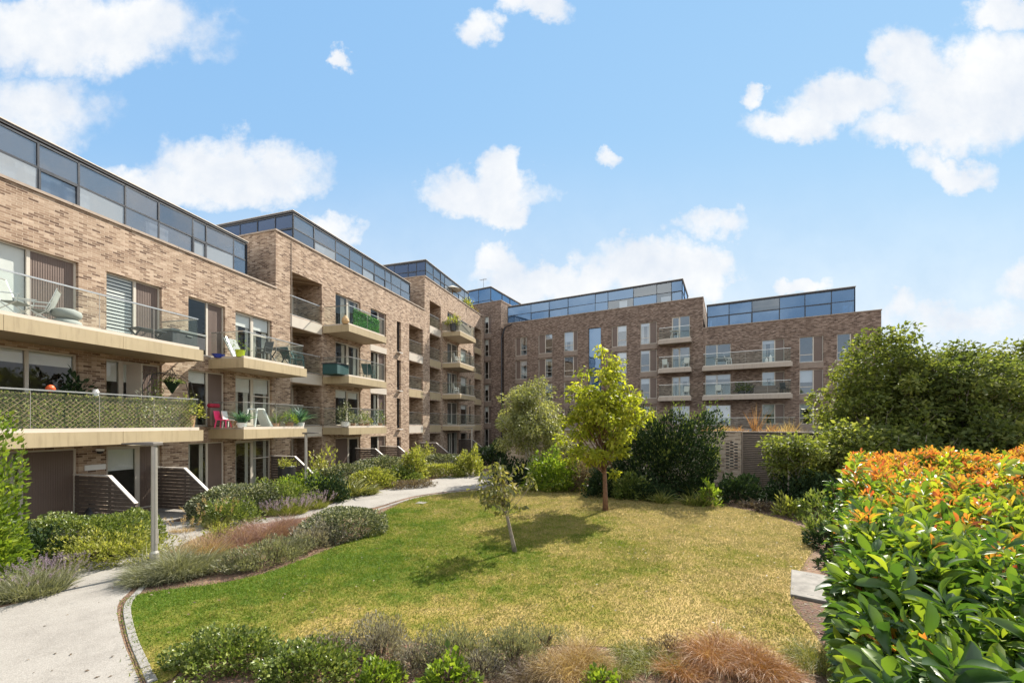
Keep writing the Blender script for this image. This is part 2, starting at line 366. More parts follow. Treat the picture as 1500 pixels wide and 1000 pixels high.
def tree(name, label, loc, H, tr_r, crown, nclump, nleaf, L, W, lm, bm_, seed=1, group=None, lean=(0,0), first=.3, stems=1, sig=.32, cat='tree', droop=.25, egg=0.0, rz=0):
    """crown = (cx, cy, cz, rx, ry, rz) relative to the base"""
    rng = np.random.default_rng(seed); root = thing(name, label, cat, loc, rz, group)
    cx, cy, cz, rx, ry, rzz = crown
    C = unit(rng.normal(0,1,(nclump,3)))*(rng.random((nclump,1))**.5)
    tz = C[:,2]; shrink = np.clip(1 - egg*tz, .25, 1.35)
    C = np.stack([C[:,0]*rx*shrink, C[:,1]*ry*shrink, C[:,2]*rzz], 1)*(.78+.4*rng.random((nclump,1))) + np.array([cx,cy,cz])
    mb = MB()
    for s in range(stems):
        a = 6.28*s/stems + .4; off = (0,0) if stems == 1 else (math.cos(a)*.16, math.sin(a)*.12)
        top = Vector((cx+off[0]*4, cy+off[1]*4, H*(.93 if stems == 1 else .8+.12*rng.random())))
        b = Vector((off[0], off[1], -.06)); pts = []; rr = []
        for i in range(8):
            t = i/7; q = b.lerp(top, t); q.x += lean[0]*math.sin(t*3.1)*.3 + .05*H*.25*math.sin(t*5+s*2+seed)*t; q.y += lean[1]*math.sin(t*3.1)*.3 + .04*H*.25*math.cos(t*4+s+seed)*t
            pts.append(q); rr.append(tr_r*(1-t)**.8*(1.25 if i == 0 else 1)+.008)
        mb.tube(pts, rr, 9)
        mine = range(s, nclump, stems)
        for i in mine:
            c = Vector(C[i]); t0 = max(first*(.8+.5*rng.random()), min(.85, (c.z - .35*rzz - .5*(c.xy-Vector((cx,cy))).length)/H))
            t0 = min(t0, .88); k = t0*7; i0 = int(k); base = pts[i0].lerp(pts[min(i0+1,7)], k-i0)
            if (c-base).length < .15: continue
            mid = base.lerp(c, .5) + Vector((rng.normal(0,.06), rng.normal(0,.06), .12*(c-base).length*(.3 if c.z > base.z else 1)))
            r0 = max(.008, tr_r*.38*(1-t0))
            mb.tube([base, mid, c], [r0, r0*.6, .004], 5)
            for q in range(3):
                e = c + Vector(rng.normal(0, sig*.9, 3)); mb.tube([mid.lerp(c,.4+.2*q), e], [r0*.35, .003], 4)
    mb.build('trunk', bm_, root, smooth=True)
    n1 = nleaf//nclump; sz = .7+.6*rng.random(nclump)
    P = np.repeat(C, n1, 0) + unit(rng.normal(0,1,(n1*nclump,3)))*(sig*np.repeat(sz, n1)*np.cbrt(rng.random(n1*nclump))*1.55)[:,None]*np.array([1,1,.8])
    N = len(P); T = unit(P - np.repeat(C, n1, 0))*.6 + rng.normal(0,.6,(N,3)) + np.array([0,0,-droop])
    rnd = np.clip(rng.random(N)*.75 + np.repeat(rng.random(nclump)*.45-.12, n1), 0, 1)
    leaves(P, T, L*(.42+1.05*rng.random(N)), W, 'crown', lm, root, rng, rnd=rnd)
    return root
# ------------------------------------------------------------------ architecture
class Frame:
    """a facade line: u runs to the right seen from outside, 'out' towards the courtyard"""
    def __init__(s, O, d):
        s.d = Vector(d).normalized(); s.n = Vector((s.d.y, -s.d.x)); s.O = Vector(O); s.rz = math.atan2(s.d.y, s.d.x)
    def P(s, u, out=0.0, z=0.0):
        p = s.O + s.n*out + s.d*u; return (p.x, p.y, z)
    def u(s, px, out=0.0):
        k = (px-HX)/F_PX; A = s.O + s.n*out; return -(A.x-k*A.y)/(s.d.x-k*s.d.y)
    def z(s, px, py, out=0.0):
        A = s.O + s.n*out; return EYE + (HY-py)/F_PX*(A.y + s.d.y*s.u(px, out))
dl = Vector((.2957, .9553)).normalized()
FL = Frame(Vector((dl.y, -dl.x))*(-18.06), dl)
FR = Frame((18.8, 39.3), (.879, -.476))
BAL = 1.9                                   # how far the left balconies stand out
LV = [0.08, 3.16, 6.21, 9.26, 12.31, 15.36]  # finished floors, left range
arng = random.Random(5)

def window(root, x0, x1, z0, z1, y, cols, blind=0.0, curtain=False, transom=None, fr='frame', gl='glass', nm='window', bm='blind', stripes=False):
    f = MB(); w = .055; dp = .07
    f.box(x0, x1, y, y+dp, z0, z0+w); f.box(x0, x1, y, y+dp, z1-w, z1)
    f.box(x0, x0+w, y, y+dp, z0+w, z1-w); f.box(x1-w, x1, y, y+dp, z0+w, z1-w)
    tot = sum(c[0] for c in cols); x = x0; panes = MB(); pan = MB(); bl = MB(); cu = MB(); ng = 0
    for i, (cw, kind) in enumerate(cols):
        xa = x; xb = x + (x1-x0)*cw/tot; x = xb
        if i > 0: f.box(xa-.04, xa+.04, y+.002, y+dp-.002, z0+w, z1-w)
        a = xa + (w if i == 0 else .04); b = xb - (w if i == len(cols)-1 else .04)
        if kind == 'p':
            pan.box(a, b, y+.03, y+.05, z0+w, z1-w); k = max(2, int((b-a)/.055))
            for j in range(k):
                c = a + (b-a)*(j+.5)/k; pan.box(c-.016, c+.016, y+.022, y+.03, z0+w, z1-w)
        else:
            ng += 1
            if kind == 'd':
                f.box(a, a+.06, y+.006, y+dp-.006, z0+w, z1-w); f.box(b-.06, b, y+.006, y+dp-.006, z0+w, z1-w)
                f.box(a+.06, b-.06, y+.006, y+dp-.006, z0+w, z0+w+.12); f.box(a+.06, b-.06, y+.006, y+dp-.006, z1-w-.06, z1-w); a += .06; b -= .06
            if transom and kind != 'd':
                zt = z0 + (z1-z0)*transom; f.box(a, b, y+.004, y+dp-.004, zt-.03, zt+.03)
            j = arng.uniform(-.006, .006); j2 = arng.uniform(-.006, .006)
            yy = y+.035
            panes.quad((a, yy+j*(b-a), z0+w), (b, yy-j*(b-a), z0+w), (b, yy-j*(b-a)+j2, z1-w), (a, yy+j*(b-a)+j2, z1-w))
            if blind > 0:
                zb = z1-w-(z1-z0-2*w)*blind
                if stripes:
                    zz = z1-w
                    while zz > zb+.12: bl.box(a, b, y+.11, y+.115, zz-.075, zz); zz -= .125
                else: bl.box(a, b, y+.11, y+.116, zb, z1-w)
                bl.box(a, b, y+.105, y+.125, zb-.02, zb)
            if curtain:
                for side in (0, 1):
                    n = 7; wd = (b-a)*arng.uniform(.22, .38); s0 = a if side == 0 else b-wd
                    for q in range(n):
                        c0 = s0+wd*q/n; c1 = s0+wd*(q+1)/n; ya = y+.14+(.035 if q % 2 else 0); yb = y+.14+(0 if q % 2 else .035)
                        cu.quad((c0, ya, z0+.08), (c1, yb, z0+.08), (c1, yb, z1-.08), (c0, ya, z1-.08))
    o = f.build(nm, M[fr], root)
    if panes.f: panes.build('pane', M[gl], o)
    if pan.f: pan.build('side_panel', M['panel'], o)
    if bl.f: bl.build('blind', M[bm], o)
    if cu.f: cu.build('curtain', M['curtain'], o)
    return o

def wall_mesh(root, x0, x1, z0, z1, D, ops, m, lend=(None), rend=(None)):
    """brick shell with real openings; ops = (xa, xb, za, zb, depth)"""
    mb = MB(); xs = sorted({x0, x1, *[o[0] for o in ops], *[o[1] for o in ops]}); zs = sorted({z0, z1, *[o[2] for o in ops], *[o[3] for o in ops]})
    for i in range(len(xs)-1):
        run = None
        for j in range(len(zs)-1):
            cx = (xs[i]+xs[i+1])/2; cz = (zs[j]+zs[j+1])/2
            hole = any(o[0] < cx < o[1] and o[2] < cz < o[3] for o in ops)
            if not hole: mb.quad((xs[i],0,zs[j]), (xs[i+1],0,zs[j]), (xs[i+1],0,zs[j+1]), (xs[i],0,zs[j+1]))
    for xa, xb, za, zb, dp in ops:
        mb.quad((xa,0,za),(xa,dp,za),(xa,dp,zb),(xa,0,zb)); mb.quad((xb,dp,za),(xb,0,za),(xb,0,zb),(xb,dp,zb))
        mb.quad((xa,0,zb),(xa,dp,zb),(xb,dp,zb),(xb,0,zb)); mb.quad((xa,0,za),(xb,0,za),(xb,dp,za),(xa,dp,za))
    mb.quad((x0,D,z0),(x0,0,z0),(x0,0,z1),(x0,D,z1)); mb.quad((x1,0,z0),(x1,D,z0),(x1,D,z1),(x1,0,z1)); mb.quad((x1,D,z0),(x0,D,z0),(x0,D,z1),(x1,D,z1))
    # inner face of the parapet
    mb.quad((x0+.35,.35,z1-1.1),(x1-.35,.35,z1-1.1),(x1-.35,.35,z1),(x0+.35,.35,z1)); mb.quad((x0+.35,.35,z1-1.1),(x0+.35,D-.35,z1-1.1),(x0+.35,D-.35,z1),(x0+.35,.35,z1))
    mb.quad((x1-.35,.35,z1-1.1),(x1-.35,D-.35,z1-1.1),(x1-.35,D-.35,z1),(x1-.35,.35,z1)); mb.quad((x0+.35,D-.35,z1-1.1),(x1-.35,D-.35,z1-1.1),(x1-.35,D-.35,z1),(x0+.35,D-.35,z1))
    me = bpy.data.meshes.new('wall'); me.from_pydata(mb.v, [], mb.f); me.materials.append(m)
    return link(bpy.data.objects.new('wall', me), root)

def shell(label, F, u0, u1, ztop, D, floors, ops, m, group=None, cop=.09):
    """ops: list of (xa,xb,za,zb,depth) in facade u; returns root with its wall, coping, roof and rooms"""
    root = thing('apartment_building', label, 'building', F.P(u0), F.rz, group)
    L = u1-u0; o2 = [(a-u0, b-u0, c, d, e) for a, b, c, d, e in ops]
    wall_mesh(root, 0, L, -.3, ztop, D, o2, m)
    c = MB(); h = .085
    n = max(1, int(L/1.5))
    for i in range(n):
        c.box(L*i/n+(.0 if i else -.04), L*(i+1)/n-(.012 if i < n-1 else -.04), -.05, .40, ztop+.002, ztop+h)
    c.box(-.04, .40, .402, D+.04, ztop+.002, ztop+h); c.box(L-.40, L+.04, .402, D+.04, ztop+.002, ztop+h)
    c.build('coping', M['coping'], root)
    MB().box(.352, L-.352, .352, D-.352, ztop-1.3, ztop-1.1).build('roof', M['roof'], root)
    it = MB(); y1 = min(4.8, D-.3)
    for z in floors: it.box(.06, L-.06, 1.95, y1, z-.22, z-.02); it.box(.06, L-.06, .26, 1.95, z-.2, z-.03)
    it.box(.06, L-.06, y1+.01, y1+.1, 0, ztop-1.32)
    k = max(2, int(L/5))
    for i in range(k+1):
        x = .06+(L-.12)*i/k
        if not any(a-.15 < x < b+.15 for a, b, *_ in o2) and 0 < i < k: it.box(x-.05, x+.05, .26, y1, 0, ztop-1.32)
    it.build('interior', M['interior'], root)
    return root

def loggia(root, x0, x1, z0, z1, dp, gl=True, brick='brick', sill=True):
    b = MB(); b.box(x0, x1, dp+.001, dp+.05, z0, z1); b.build('loggia_back', M[brick], root)
    window(root, x0+.12, x1-.35, z0+.03, z1-.1, dp-.09, [(1,'g'),(.8,'d')], blind=arng.choice([0,0,.4]), curtain=arng.random() < .4)
    MB().box(x0+.002, x1-.002, .02, dp-.1, z0+.003, z0+.03).build('loggia_floor', M['deck'], root)
    if gl: rail_panels(root, [((x0+.03,.12),(x1-.03,.12))], z0+.04, 1.06, 'loggia_railing')

def rail_panels(root, runs, z, h, nm='railing', skip=None):
    """glass balustrade along straight runs in local x,y"""
    r = MB()
    for (a, b) in runs: r.bar((*a, z+h), (*b, z+h), .045, .04); r.bar((*a, z+.02), (*b, z+.02), .05, .04)
    o = r.build(nm, M['rail'], root)
    for (a, b) in runs:
        a = Vector((*a, 0)); b = Vector((*b, 0)); L = (b-a).length; n = max(1, round(L/1.55)); t = (b-a)/L
        for i in range(n):
            p = a + t*(L*i/n+.012); q = a + t*(L*(i+1)/n-.012); j = arng.uniform(-.004, .004)
            MB().quad((p.x,p.y,z+.04),(q.x,q.y,z+.04+0),(q.x,q.y+j,z+h-.02),(p.x,p.y+j,z+h-.02)).build('glass_panel', M['glass_bal'], o)
            if i: MB().bar((p.x-t.x*.012,p.y-t.y*.012,z+.04),(p.x-t.x*.012,p.y-t.y*.012,z+h-.02),.012).build('post', M['lamp'], o)
    return o

def balcony(root, x0, x1, zt, proj, fh=.52, ends=(1,1), rh=1.1, seg=2.6, lip=.11, fm='fascia'):
    """cantilever slab with folded metal fascia, set-back upstand, soffit and glass balustrade"""
    f = MB(); zb = zt-fh; zl = zt-lip; n = max(1, round((x1-x0)/seg)); th = .04
    for i in range(n): f.box(x0+(x1-x0)*i/n+(.004 if i else 0), x0+(x1-x0)*(i+1)/n-(.004 if i < n-1 else 0), -proj, -proj+th, zb, zl)
    if ends[0]: f.box(x0, x0+th, -proj+th+.002, -.003, zb, zl)
    if ends[1]: f.box(x1-th, x1, -proj+th+.002, -.003, zb, zl)
    o = f.build('balcony', M[fm], root)
    u = MB(); e = .09
    u.box(x0+e, x1-e, -proj+e, -proj+e+.06, zl-.02, zt); u.box(x0+e, x0+e+.06, -proj+e+.062, -.004, zl-.02, zt); u.box(x1-e-.06, x1-e, -proj+e+.062, -.004, zl-.02, zt)
    u.box(x0+th+.002, x1-th-.002, -proj+th+.003, -.003, zl-.03, zl-.022)
    u.build('upstand', M['pale'], o)
    MB().box(x0+.16, x1-.16, -proj+.16, -.006, zl-.02, zt-.05).build('deck', M['deck'], o)
    MB().box(x0+th+.002, x1-th-.002, -proj+th+.003, -.003, zb+.03, zb+.05).build('soffit', M['soffit'], o)
    y = -proj+e+.03; runs = [((x0+e+.03, y), (x1-e-.03, y))]
    if ends[0]: runs.append(((x0+e+.03, -.01), (x0+e+.03, y+.03)))
    if ends[1]: runs.append(((x1-e-.03, -.01), (x1-e-.03, y+.03)))
    rail_panels(root, runs, zt-.04, rh, 'balustrade')
    return o

def penthouse(root, x0, x1, y0, y1, zb, zt, wid, gl, ends=(1,1), seed=0, split=.46, over=.05, spandrel=None):
    """set-back glazed top storey: roof slab, mullions and separate panes, each a hair out of plane"""
    rg = random.Random(seed)
    MB().box(x0-over, x1+over, y0-over, y1+over, zt-.05, zt+.03).build('penthouse_roof', M['roof_edge'], root)
    MB().box(x0-over-.03, x1+over+.03, y0-over-.03, y1+over+.03, zt+.032, zt+.065).build('penthouse_roof_trim', M['pale'], root)
    fr = MB(); faces = [((x0,y0),(x1,y0))]
    if ends[0]: faces.append(((x0,y1),(x0,y0)))
    if ends[1]: faces.append(((x1,y0),(x1,y1)))
    panes = []; zm = zb+(zt-zb)*split
    for a, b in faces:
        a = Vector((*a,0)); b = Vector((*b,0)); L = (b-a).length; t = (b-a)/L; nrm = Vector((t.y,-t.x,0))
        cuts = [0.0]
        while cuts[-1] < L-.5: cuts.append(min(L, cuts[-1]+wid*rg.choice([.6,1,1,1.15,1.35])))
        cuts[-1] = L
        if len(cuts) > 2 and cuts[-1]-cuts[-2] < .4: cuts.pop(-2)
        for i, c in enumerate(cuts):
            p = a+t*c; w = .07 if i in (0, len(cuts)-1) else .05
            fr.bar((p.x,p.y,zb),(p.x,p.y,zt-.1), w)
        for z in (zb+.03, zm, zt-.13): fr.bar(tuple(a+Vector((0,0,z))), tuple(b+Vector((0,0,z))), .05, .06)
        for c0, c1 in zip(cuts, cuts[1:]):
            p = a+t*(c0+.03); q = a+t*(c1-.03)
            for za, zc, kind in ((zb+.06, zm-.03, 0), (zm+.03, zt-.16, 1)):
                j = nrm*rg.uniform(-.011,.011)*(c1-c0); k = nrm*rg.uniform(-.014,.014)
                mm = 'glass_navy' if (gl == 'glass_ph' and abs(t.y) > .5 and a.x <= x0+.01) else (gl if not (spandrel and rg.random() < spandrel) else 'glass_r')
                mm = rg.choice(['glass_ph','glass_ph','glass_ph_deep','glass_ph_pale' if kind == 0 else 'glass_ph']) if mm == 'glass_ph' else mm
                panes.append(([(p.x+j.x,p.y+j.y,za),(q.x-j.x,q.y-j.y,za),(q.x-j.x+k.x,q.y-j.y+k.y,zc),(p.x+j.x+k.x,p.y+j.y+k.y,zc)], mm))
                if kind == 0 and rg.random() < .3:      # an opening light: its own thicker sash
                    for u_, v_ in (((p.x,p.y,za+.03),(q.x,q.y,za+.03)),((p.x,p.y,zc-.02),(q.x,q.y,zc-.02)),((p.x,p.y,za),(p.x,p.y,zc)),((q.x,q.y,za),(q.x,q.y,zc))): fr.bar(u_, v_, .07, .05)
    o = fr.build('penthouse_glazing', M['frame_dark'], root)
    for q, mm in panes[:99]: MB().quad(*q).build('glass_pane', M[mm], o)
    MB().box(x0+.3, x1-.3, y0+2.6, y0+2.7, zb, zt-.12).build('penthouse_partition', M['interior'], root)
    bl = MB()
    L = x1-x0
    for i in range(int(L/3)):
        if rg.random() < .6: c = x0+.5+rg.random()*(L-2.2); bl.box(c, c+rg.uniform(.6,1.3), y0+.15, y0+.16, zb+.05, zm-rg.uniform(.05,.4))
    if bl.f: bl.build('penthouse_blinds', M['blind'], root)

U = FL.u
_ub = U(404); _P0 = Vector(FL.P(_ub)[:2]); _d1 = (FL.d*10 - FL.n*.62).normalized()
FL1 = Frame(_P0 - _d1*_ub, _d1); U1 = FL1.u
# ---- left range, nearest block
def head(l, h=2.4): return LV[l]+h
ua, ub = 0.0, _ub
A0 = U1(115)-4.4
cols1 = {'A': (A0, U1(115)), 'B': (U1(156), U1(237)), 'C': (U1(276), U1(330)), 'D': (U1(345), U1(398))}
ops = []
for l in (0, 1, 2):
    for k, (a, b) in cols1.items(): ops.append((a, b, LV[l], head(l), .2))
    ops.append((.8, 2.6, LV[l], head(l), .2))
b1 = shell('nearest brick apartment block on the left with wide tan balconies and dark glass penthouse', FL1, ua, ub, 10.38, 12, LV[:4], ops, M['brick'])
for l in (0, 1, 2):
    for k, (a, b) in cols1.items():
        z0, z1 = LV[l]+.02, head(l)
        if k == 'A':
            if l == 2: window(b1, a, b, z0, z1, .12, [(1.4,'g'),(1.4,'g'),(.95,'p')], blind=.97)
            elif l == 1: window(b1, a, b, z0, z1, .12, [(1.4,'g'),(1.45,'g'),(1.0,'g')], blind=.16)
            else: window(b1, a, b, z0, z1, .12, [(1.4,'g'),(1.2,'g'),(1.05,'p')], curtain=True)
        elif k == 'B':
            if l == 2: window(b1, a, b, z0, z1, .12, [(1.0,'g'),(.9,'p')], blind=.97, stripes=True, bm='white')
            elif l == 1: window(b1, a, b, z0, z1, .12, [(.55,'g'),(.6,'d'),(.9,'p')], blind=.3)
            else: window(b1, a, b, z0, z1, .12, [(1.1,'d'),(.75,'p')], blind=.35)
        elif k == 'C':
            window(b1, a, b, z0, z1, .12, [(1.0,'g'),(.85,'p')], blind=[0,.2,.0][l], curtain=(l == 0))
        else:
            window(b1, a, b, z0, z1, .12, [(1,'d'),(1,'g' if l else 'g')], transom=.62, curtain=True, blind=[0,.3,.25][l])
    window(b1, .8, 2.6, LV[l]+.02, head(l), .12, [(1,'g'),(.6,'p')], blind=.5)
for l in (1, 2): balcony(b1, 3.2, U1(298, BAL), LV[l], BAL)
for l in (1, 2): balcony(b1, U1(357, BAL), U1(449.5, BAL), LV[l], BAL)
penthouse(b1, 3.0, 15.2, .64, 7, 9.28, 12.35, 1.0, 'glass_ph', (0,1), 3, split=.70)
# opened door leaf on the first floor
a, b = cols1['B']
dm = MB(); dm.box(a+.66, a+.70, -.62, .12, LV[1]+.04, head(1)-.1); dm.build('open_door', M['frame'], b1)

# ---- left range, middle block
u0, u1 = U(404), U(622)
E = (U(425.5), U(471.5)); Fd = (U(491.5), U(528)); G = (U(543), U(565.6)); SL = (U(581.3), U(587.2)); LG = (U(599.3), U(619.3))
ops = []
for l in (0, 1, 2, 3):
    ops.append((*E, LV[l]+(0 if l else 0), head(l, 2.4), 1.9)); ops.append((*Fd, LV[l], head(l, 2.3), .2))
    ops.append((*G, LV[l]+(.0 if l else .9), head(l, 2.3), .2)); ops.append((*LG, LV[l], head(l, 2.35), 1.6))
    ops.append((*SL, LV[l]-.25 if l else .3, head(l, 2.15), .22))
b2 = shell('middle brick apartment block on the left with green screened balcony and open loggias', FL, u0, u1, 13.43, 12, LV[:5], ops, M['brick'])
def lo(t): return (t[0]-u0, t[1]-u0)
for l in (0, 1, 2, 3):
    x0, x1 = lo(E); loggia(b2, x0, x1, LV[l]+.0, head(l, 2.4), 1.9, gl=l > 0)
    if l: MB().box(x0+.002, x1-.002, -.012, .10, LV[l]-.62, LV[l]-.04).build('fascia_panel', M['pale'], b2)
    x0, x1 = lo(Fd); window(b2, x0, x1, LV[l]+.02, head(l, 2.3), .12, [(1,'g'),(1,'d')] if l else [(1.2,'p'),(1,'d')], blind=[0,.2,0,.0][l], curtain=l > 1)
    x0, x1 = lo(G); window(b2, x0, x1, LV[l]+(.02 if l else .92), head(l, 2.3), .12, [(1,'g'),(.8,'p')], curtain=l in (1,2))
    if 0 < l < 3: MB().box(x0-.05, x1+.05, -.012, .02, head(l,2.3)+.02, head(l,2.3)+.45).build('fascia_panel', M['pale'], b2)
    x0, x1 = lo(LG); loggia(b2, x0, x1, LV[l], head(l, 2.35), 1.6, gl=l > 0)
    if l: MB().box(x0+.002, x1-.002, -.012, .10, LV[l]-.66, LV[l]-.04).build('fascia_panel', M['pale' if l in (1,3) else 'fascia'], b2)
    x0, x1 = lo(SL); window(b2, x0, x1, LV[l]-.23 if l else .32, head(l, 2.15), .17, [(1,'g')], fr='frame_dark')
    if l: MB().box(x0+.03, x1-.03, -.22, .15, LV[l]-.36, LV[l]-.29).build('spout', M['cap'], b2)
    if l: balcony(b2, U(511, BAL)-u0, U(565, BAL)-u0 if False else U(566, BAL)-u0, LV[l], BAL)
penthouse(b2, 18.1-u0, U(600, -.64)-u0, .64, 7, 12.33, 15.4, 1.35, 'glass_ph', (1,1), 9, split=.70)
MB().bar((1.0,-.02,.1),(1.0,-.02,13.3),.02).build('movement_joint', M['coping'], b2)

# ---- left range, far block
v0, v1 = U(622), U(708.5)
H1 = (U(629.5), U(645.7)); H2 = (U(655.5), U(671)); H3 = (U(675), U(684.6)); H4 = (U(687.3), U(690)); H5 = (U(695), U(705))
ops = []
for l in range(5):
    ops.append((*H1, LV[l]+(0 if l else 1.0), head(l, 2.3), 1.6)); ops.append((*H2, LV[l], head(l, 2.3), .2)); ops.append((*H3, LV[l]+.02, head(l, 2.2), .2))
    ops.append((*H4, LV[l]+.3, head(l, 2.1), .2)); ops.append((*H5, LV[l], head(l, 2.35), 1.6))
b3 = shell('farthest brick apartment block on the left beside the inner corner, tallest of its row', FL, v0, v1, 16.48, 12, LV, ops, M['brick'])
def lo(t): return (t[0]-v0, t[1]-v0)
for l in range(5):
    x0, x1 = lo(H1); loggia(b3, x0, x1, LV[l]+(0 if l else 1.0), head(l, 2.3), 1.6, gl=l > 0)
    if l: MB().box(x0+.002, x1-.002, -.012, .10, LV[l]-.66, LV[l]-.04).build('fascia_panel', M['pale' if l > 3 else 'fascia'], b3)
    x0, x1 = lo(H2); window(b3, x0, x1, LV[l]+.02, head(l, 2.3), .12, [(1,'d'),(1,'g')], curtain=l % 2 == 0)
    x0, x1 = lo(H3); window(b3, x0, x1, LV[l]+.04, head(l, 2.2), .12, [(1,'g')], blind=.2*l % .7)
    x0, x1 = lo(H4); window(b3, x0, x1, LV[l]+.32, head(l, 2.1), .17, [(1,'g')], fr='frame_dark')
    x0, x1 = lo(H5); loggia(b3, x0, x1, LV[l], head(l, 2.35), 1.6, gl=l > 0)
    if l: MB().box(x0+.002, x1-.002, -.012, .10, LV[l]-.66, LV[l]-.04).build('fascia_panel', M['fascia'], b3)
    if l: balcony(b3, U(674, BAL)-v0, U(697, BAL)-v0, LV[l], BAL)
penthouse(b3, U(613.6, -.64)-v0+1.2, U(686, -.64)-v0, .64, 7, 15.38, 18.5, 1.5, 'glass_ph', (1,1), 4, split=.70)

# ---- right range
V = FR.u
RL = [(3.25, 5.08), (5.9, 8.05), (8.7, 10.98), (11.6, 13.86)]      # window sill / head by storey
def rwin(root, off, pxs, rows, fr='frame', **kw):
    for (pa, pm, pb), order in pxs:
        for r in rows:
            a, m_, b = V(pa)-off, V(pm)-off, V(pb)-off
            z0, z1 = RL[r]
            cols = [(m_-a, order[0]), (b-m_, order[1])]
            bl = arng.choice([0, .12, .25, .0, .5]); window(root, a, b, z0+.01, z1, .1, cols, blind=bl, curtain=arng.random() < .35, transom=.3, bm='white', gl='glass_r')
            MB().box(a-.02, b+.02, -.03, .06, z0-.52, z0-.01).build('spandrel_panel', M['louvre'], root)
rl0 = V(738) ; rl1 = 0.0
W1 = [((755,762.5,772),'pg'), ((788.6,798.5,809),'pg'), ((826,839.6,846),'gp'), ((896,904.4,918),'pg'), ((938,951.5,962),'gp')]
ops = []
for (p, o) in W1:
    for r in range(4): ops.append((V(p[0]), V(p[2]), *RL[r], .18))
ops.append((V(862), V(880.4), 6.2, 13.95, .18))
for r in range(4): ops.append((V(984), V(1010.5), RL[r][0]-.1, RL[r][1]+(.25 if r == 3 else 0), .2))
r1 = shell('long brown brick apartment block facing the camera across the courtyard behind the trees', FR, rl0, rl1, 15.69, 12, [2.8,5.85,8.9,11.95,15], ops, M['brick_r'])
rwin(r1, rl0, W1, range(4))
window(r1, V(862)-rl0, V(880.4)-rl0, 6.21, 13.95, .1, [(1,'g')], gl='glass_blue', fr='frame_dark')
for r in range(4):
    window(r1, V(984)-rl0, V(1010.5)-rl0, RL[r][0]-.09, RL[r][1]+(.25 if r == 3 else 0), .1, [(.8,'d'),(1,'g')], blind=[.6,.2,0,.0][r], curtain=r == 1, gl='glass_r')
    if r: balcony(r1, V(963.5, 1.2)-rl0, V(1012.5, 1.2)-rl0, RL[r][0]+.15, 1.2, fh=.5, seg=9, rh=1.15, fm='fascia_r')
penthouse(r1, .25, V(999.5, -.6)-rl0, .6, 7, 14.6, 18.0, 2.4, 'glass_blue', (0,1), 5, split=.66, spandrel=.05)
W2 = [((1116,1135,1149),'gp'), ((1171,1191.4,1206),'gp'), ((1226,1246,1263),'gp')]
ops = [(V(p[0]), V(p[2]), *RL[r], .18) for p, o in W2 for r in range(3)]
for r in range(3): ops.append((V(1033), V(1070.5), RL[r][0]-.15, RL[r][1], .2))
r2 = shell('lower brown brick apartment block at far right with two long tan balconies', FR, 0.003, V(1291), 12.64, 12, [2.8,5.85,8.9,11.9], ops, M['brick_r'])
rwin(r2, 0, W2, range(3))
for r in range(3):
    window(r2, V(1033), V(1070.5), RL[r][0]-.13, RL[r][1], .1, [(1,'g'),(1.15,'g')], blind=[.8,.18,0][r], gl='glass_r')
    if r: balcony(r2, V(1028.5, 1.2), V(1161, 1.2), RL[r][0]+.12, 1.2, fh=.5, seg=20, rh=1.15, fm='fascia_r')
penthouse(r2, .35, V(1252, -.6), .6, 7, 11.6, 15.0, 1.9, 'glass_blue', (1,1), 8, split=.66, spandrel=.07)
c0 = V(672); c1 = V(734)
ops = [(V(709.5), V(719.5), z, z+2.2, .18) for z in (.4, 3.3, 6.1, 9.0, 11.9, 14.8)]
b4 = shell('tall corner brick block with rooftop aerial where the two ranges meet', FR, c0, c1, 18.74, 9.5, [3,6,9,12,15], ops, M['brick_r'])
for z in (.4, 3.3, 6.1, 9.0, 11.9, 14.8):
    window(b4, V(709.5)-c0, V(719.5)-c0, z+.01, z+2.2, .1, [(1.1,'g'),(.9,'p')], transom=.3, blind=arng.choice([0,.3]))
    if z > 1: MB().box(V(709.5)-c0-.02, V(719.5)-c0+.02, -.03, .06, z-.6, z-.02).build('spandrel_panel', M['louvre'], b4)
penthouse(b4, .3, V(719, -.5)-c0, .5, 9.2, 17.6, 20.9, 2.2, 'glass_blue', (0,1), 12, split=.5)
dp = MB(); xx = c1-c0+.12; dp.tube([(xx,-.08,0),(xx,-.08,14.0),(xx+.5,-.08,15.3),(xx+1.4,-.05,15.55)],[.07]*4,8); dp.build('downpipe', M['frame_dark'], b4)
an = MB(); ax, ay = 2.0, 3.0; an.tube([(ax,ay,20.9),(ax,ay,23.2)],[.03,.02],6); an.bar((ax-.6,ay,23.1),(ax+.5,ay,23.1),.03)
for i in range(5): an.bar((ax-.5+.22*i,ay-.3,23.1),(ax-.5+.22*i,ay+.3,23.1),.02)
an.build('aerial', M['roof_edge'], b4)
MB().lathe([(.35,0),(.4,.2),(.4,.45),(.25,.6),(.1,.7)],12,(2.6,2.2,20.96)).build('roof_vent', M['roof_edge'], b4)

# wall fittings on the nearest block
t = thing('security_camera', 'small white dome camera on brick wall under the lowest balcony', 'camera', FL1.P(U1(143), .02, FL1.z(143,660)), FL1.rz)
MB().lathe([(.10,.0),(.11,.03),(.10,.07)],14,(0,-.10,0)).build('camera_base', M['white'], t)
MB().lathe([(.085,-.0),(.08,-.05),(.05,-.085),(.01,-.10)],14,(0,-.10,-.003)).build('dome', M['black'], t)
zz = FL1.z(138,684)
tag(MB().box(-.28,.28,-.05,0,-.09,.09).build('wall_plaque', M['white']), 'pale blank plaque on brick wall above the slatted screen', 'plaque')
o = bpy.data.objects['wall_plaque']; o.location = FL1.P(U1(138), .02, zz); o.rotation_euler = (0,0,FL1.rz)

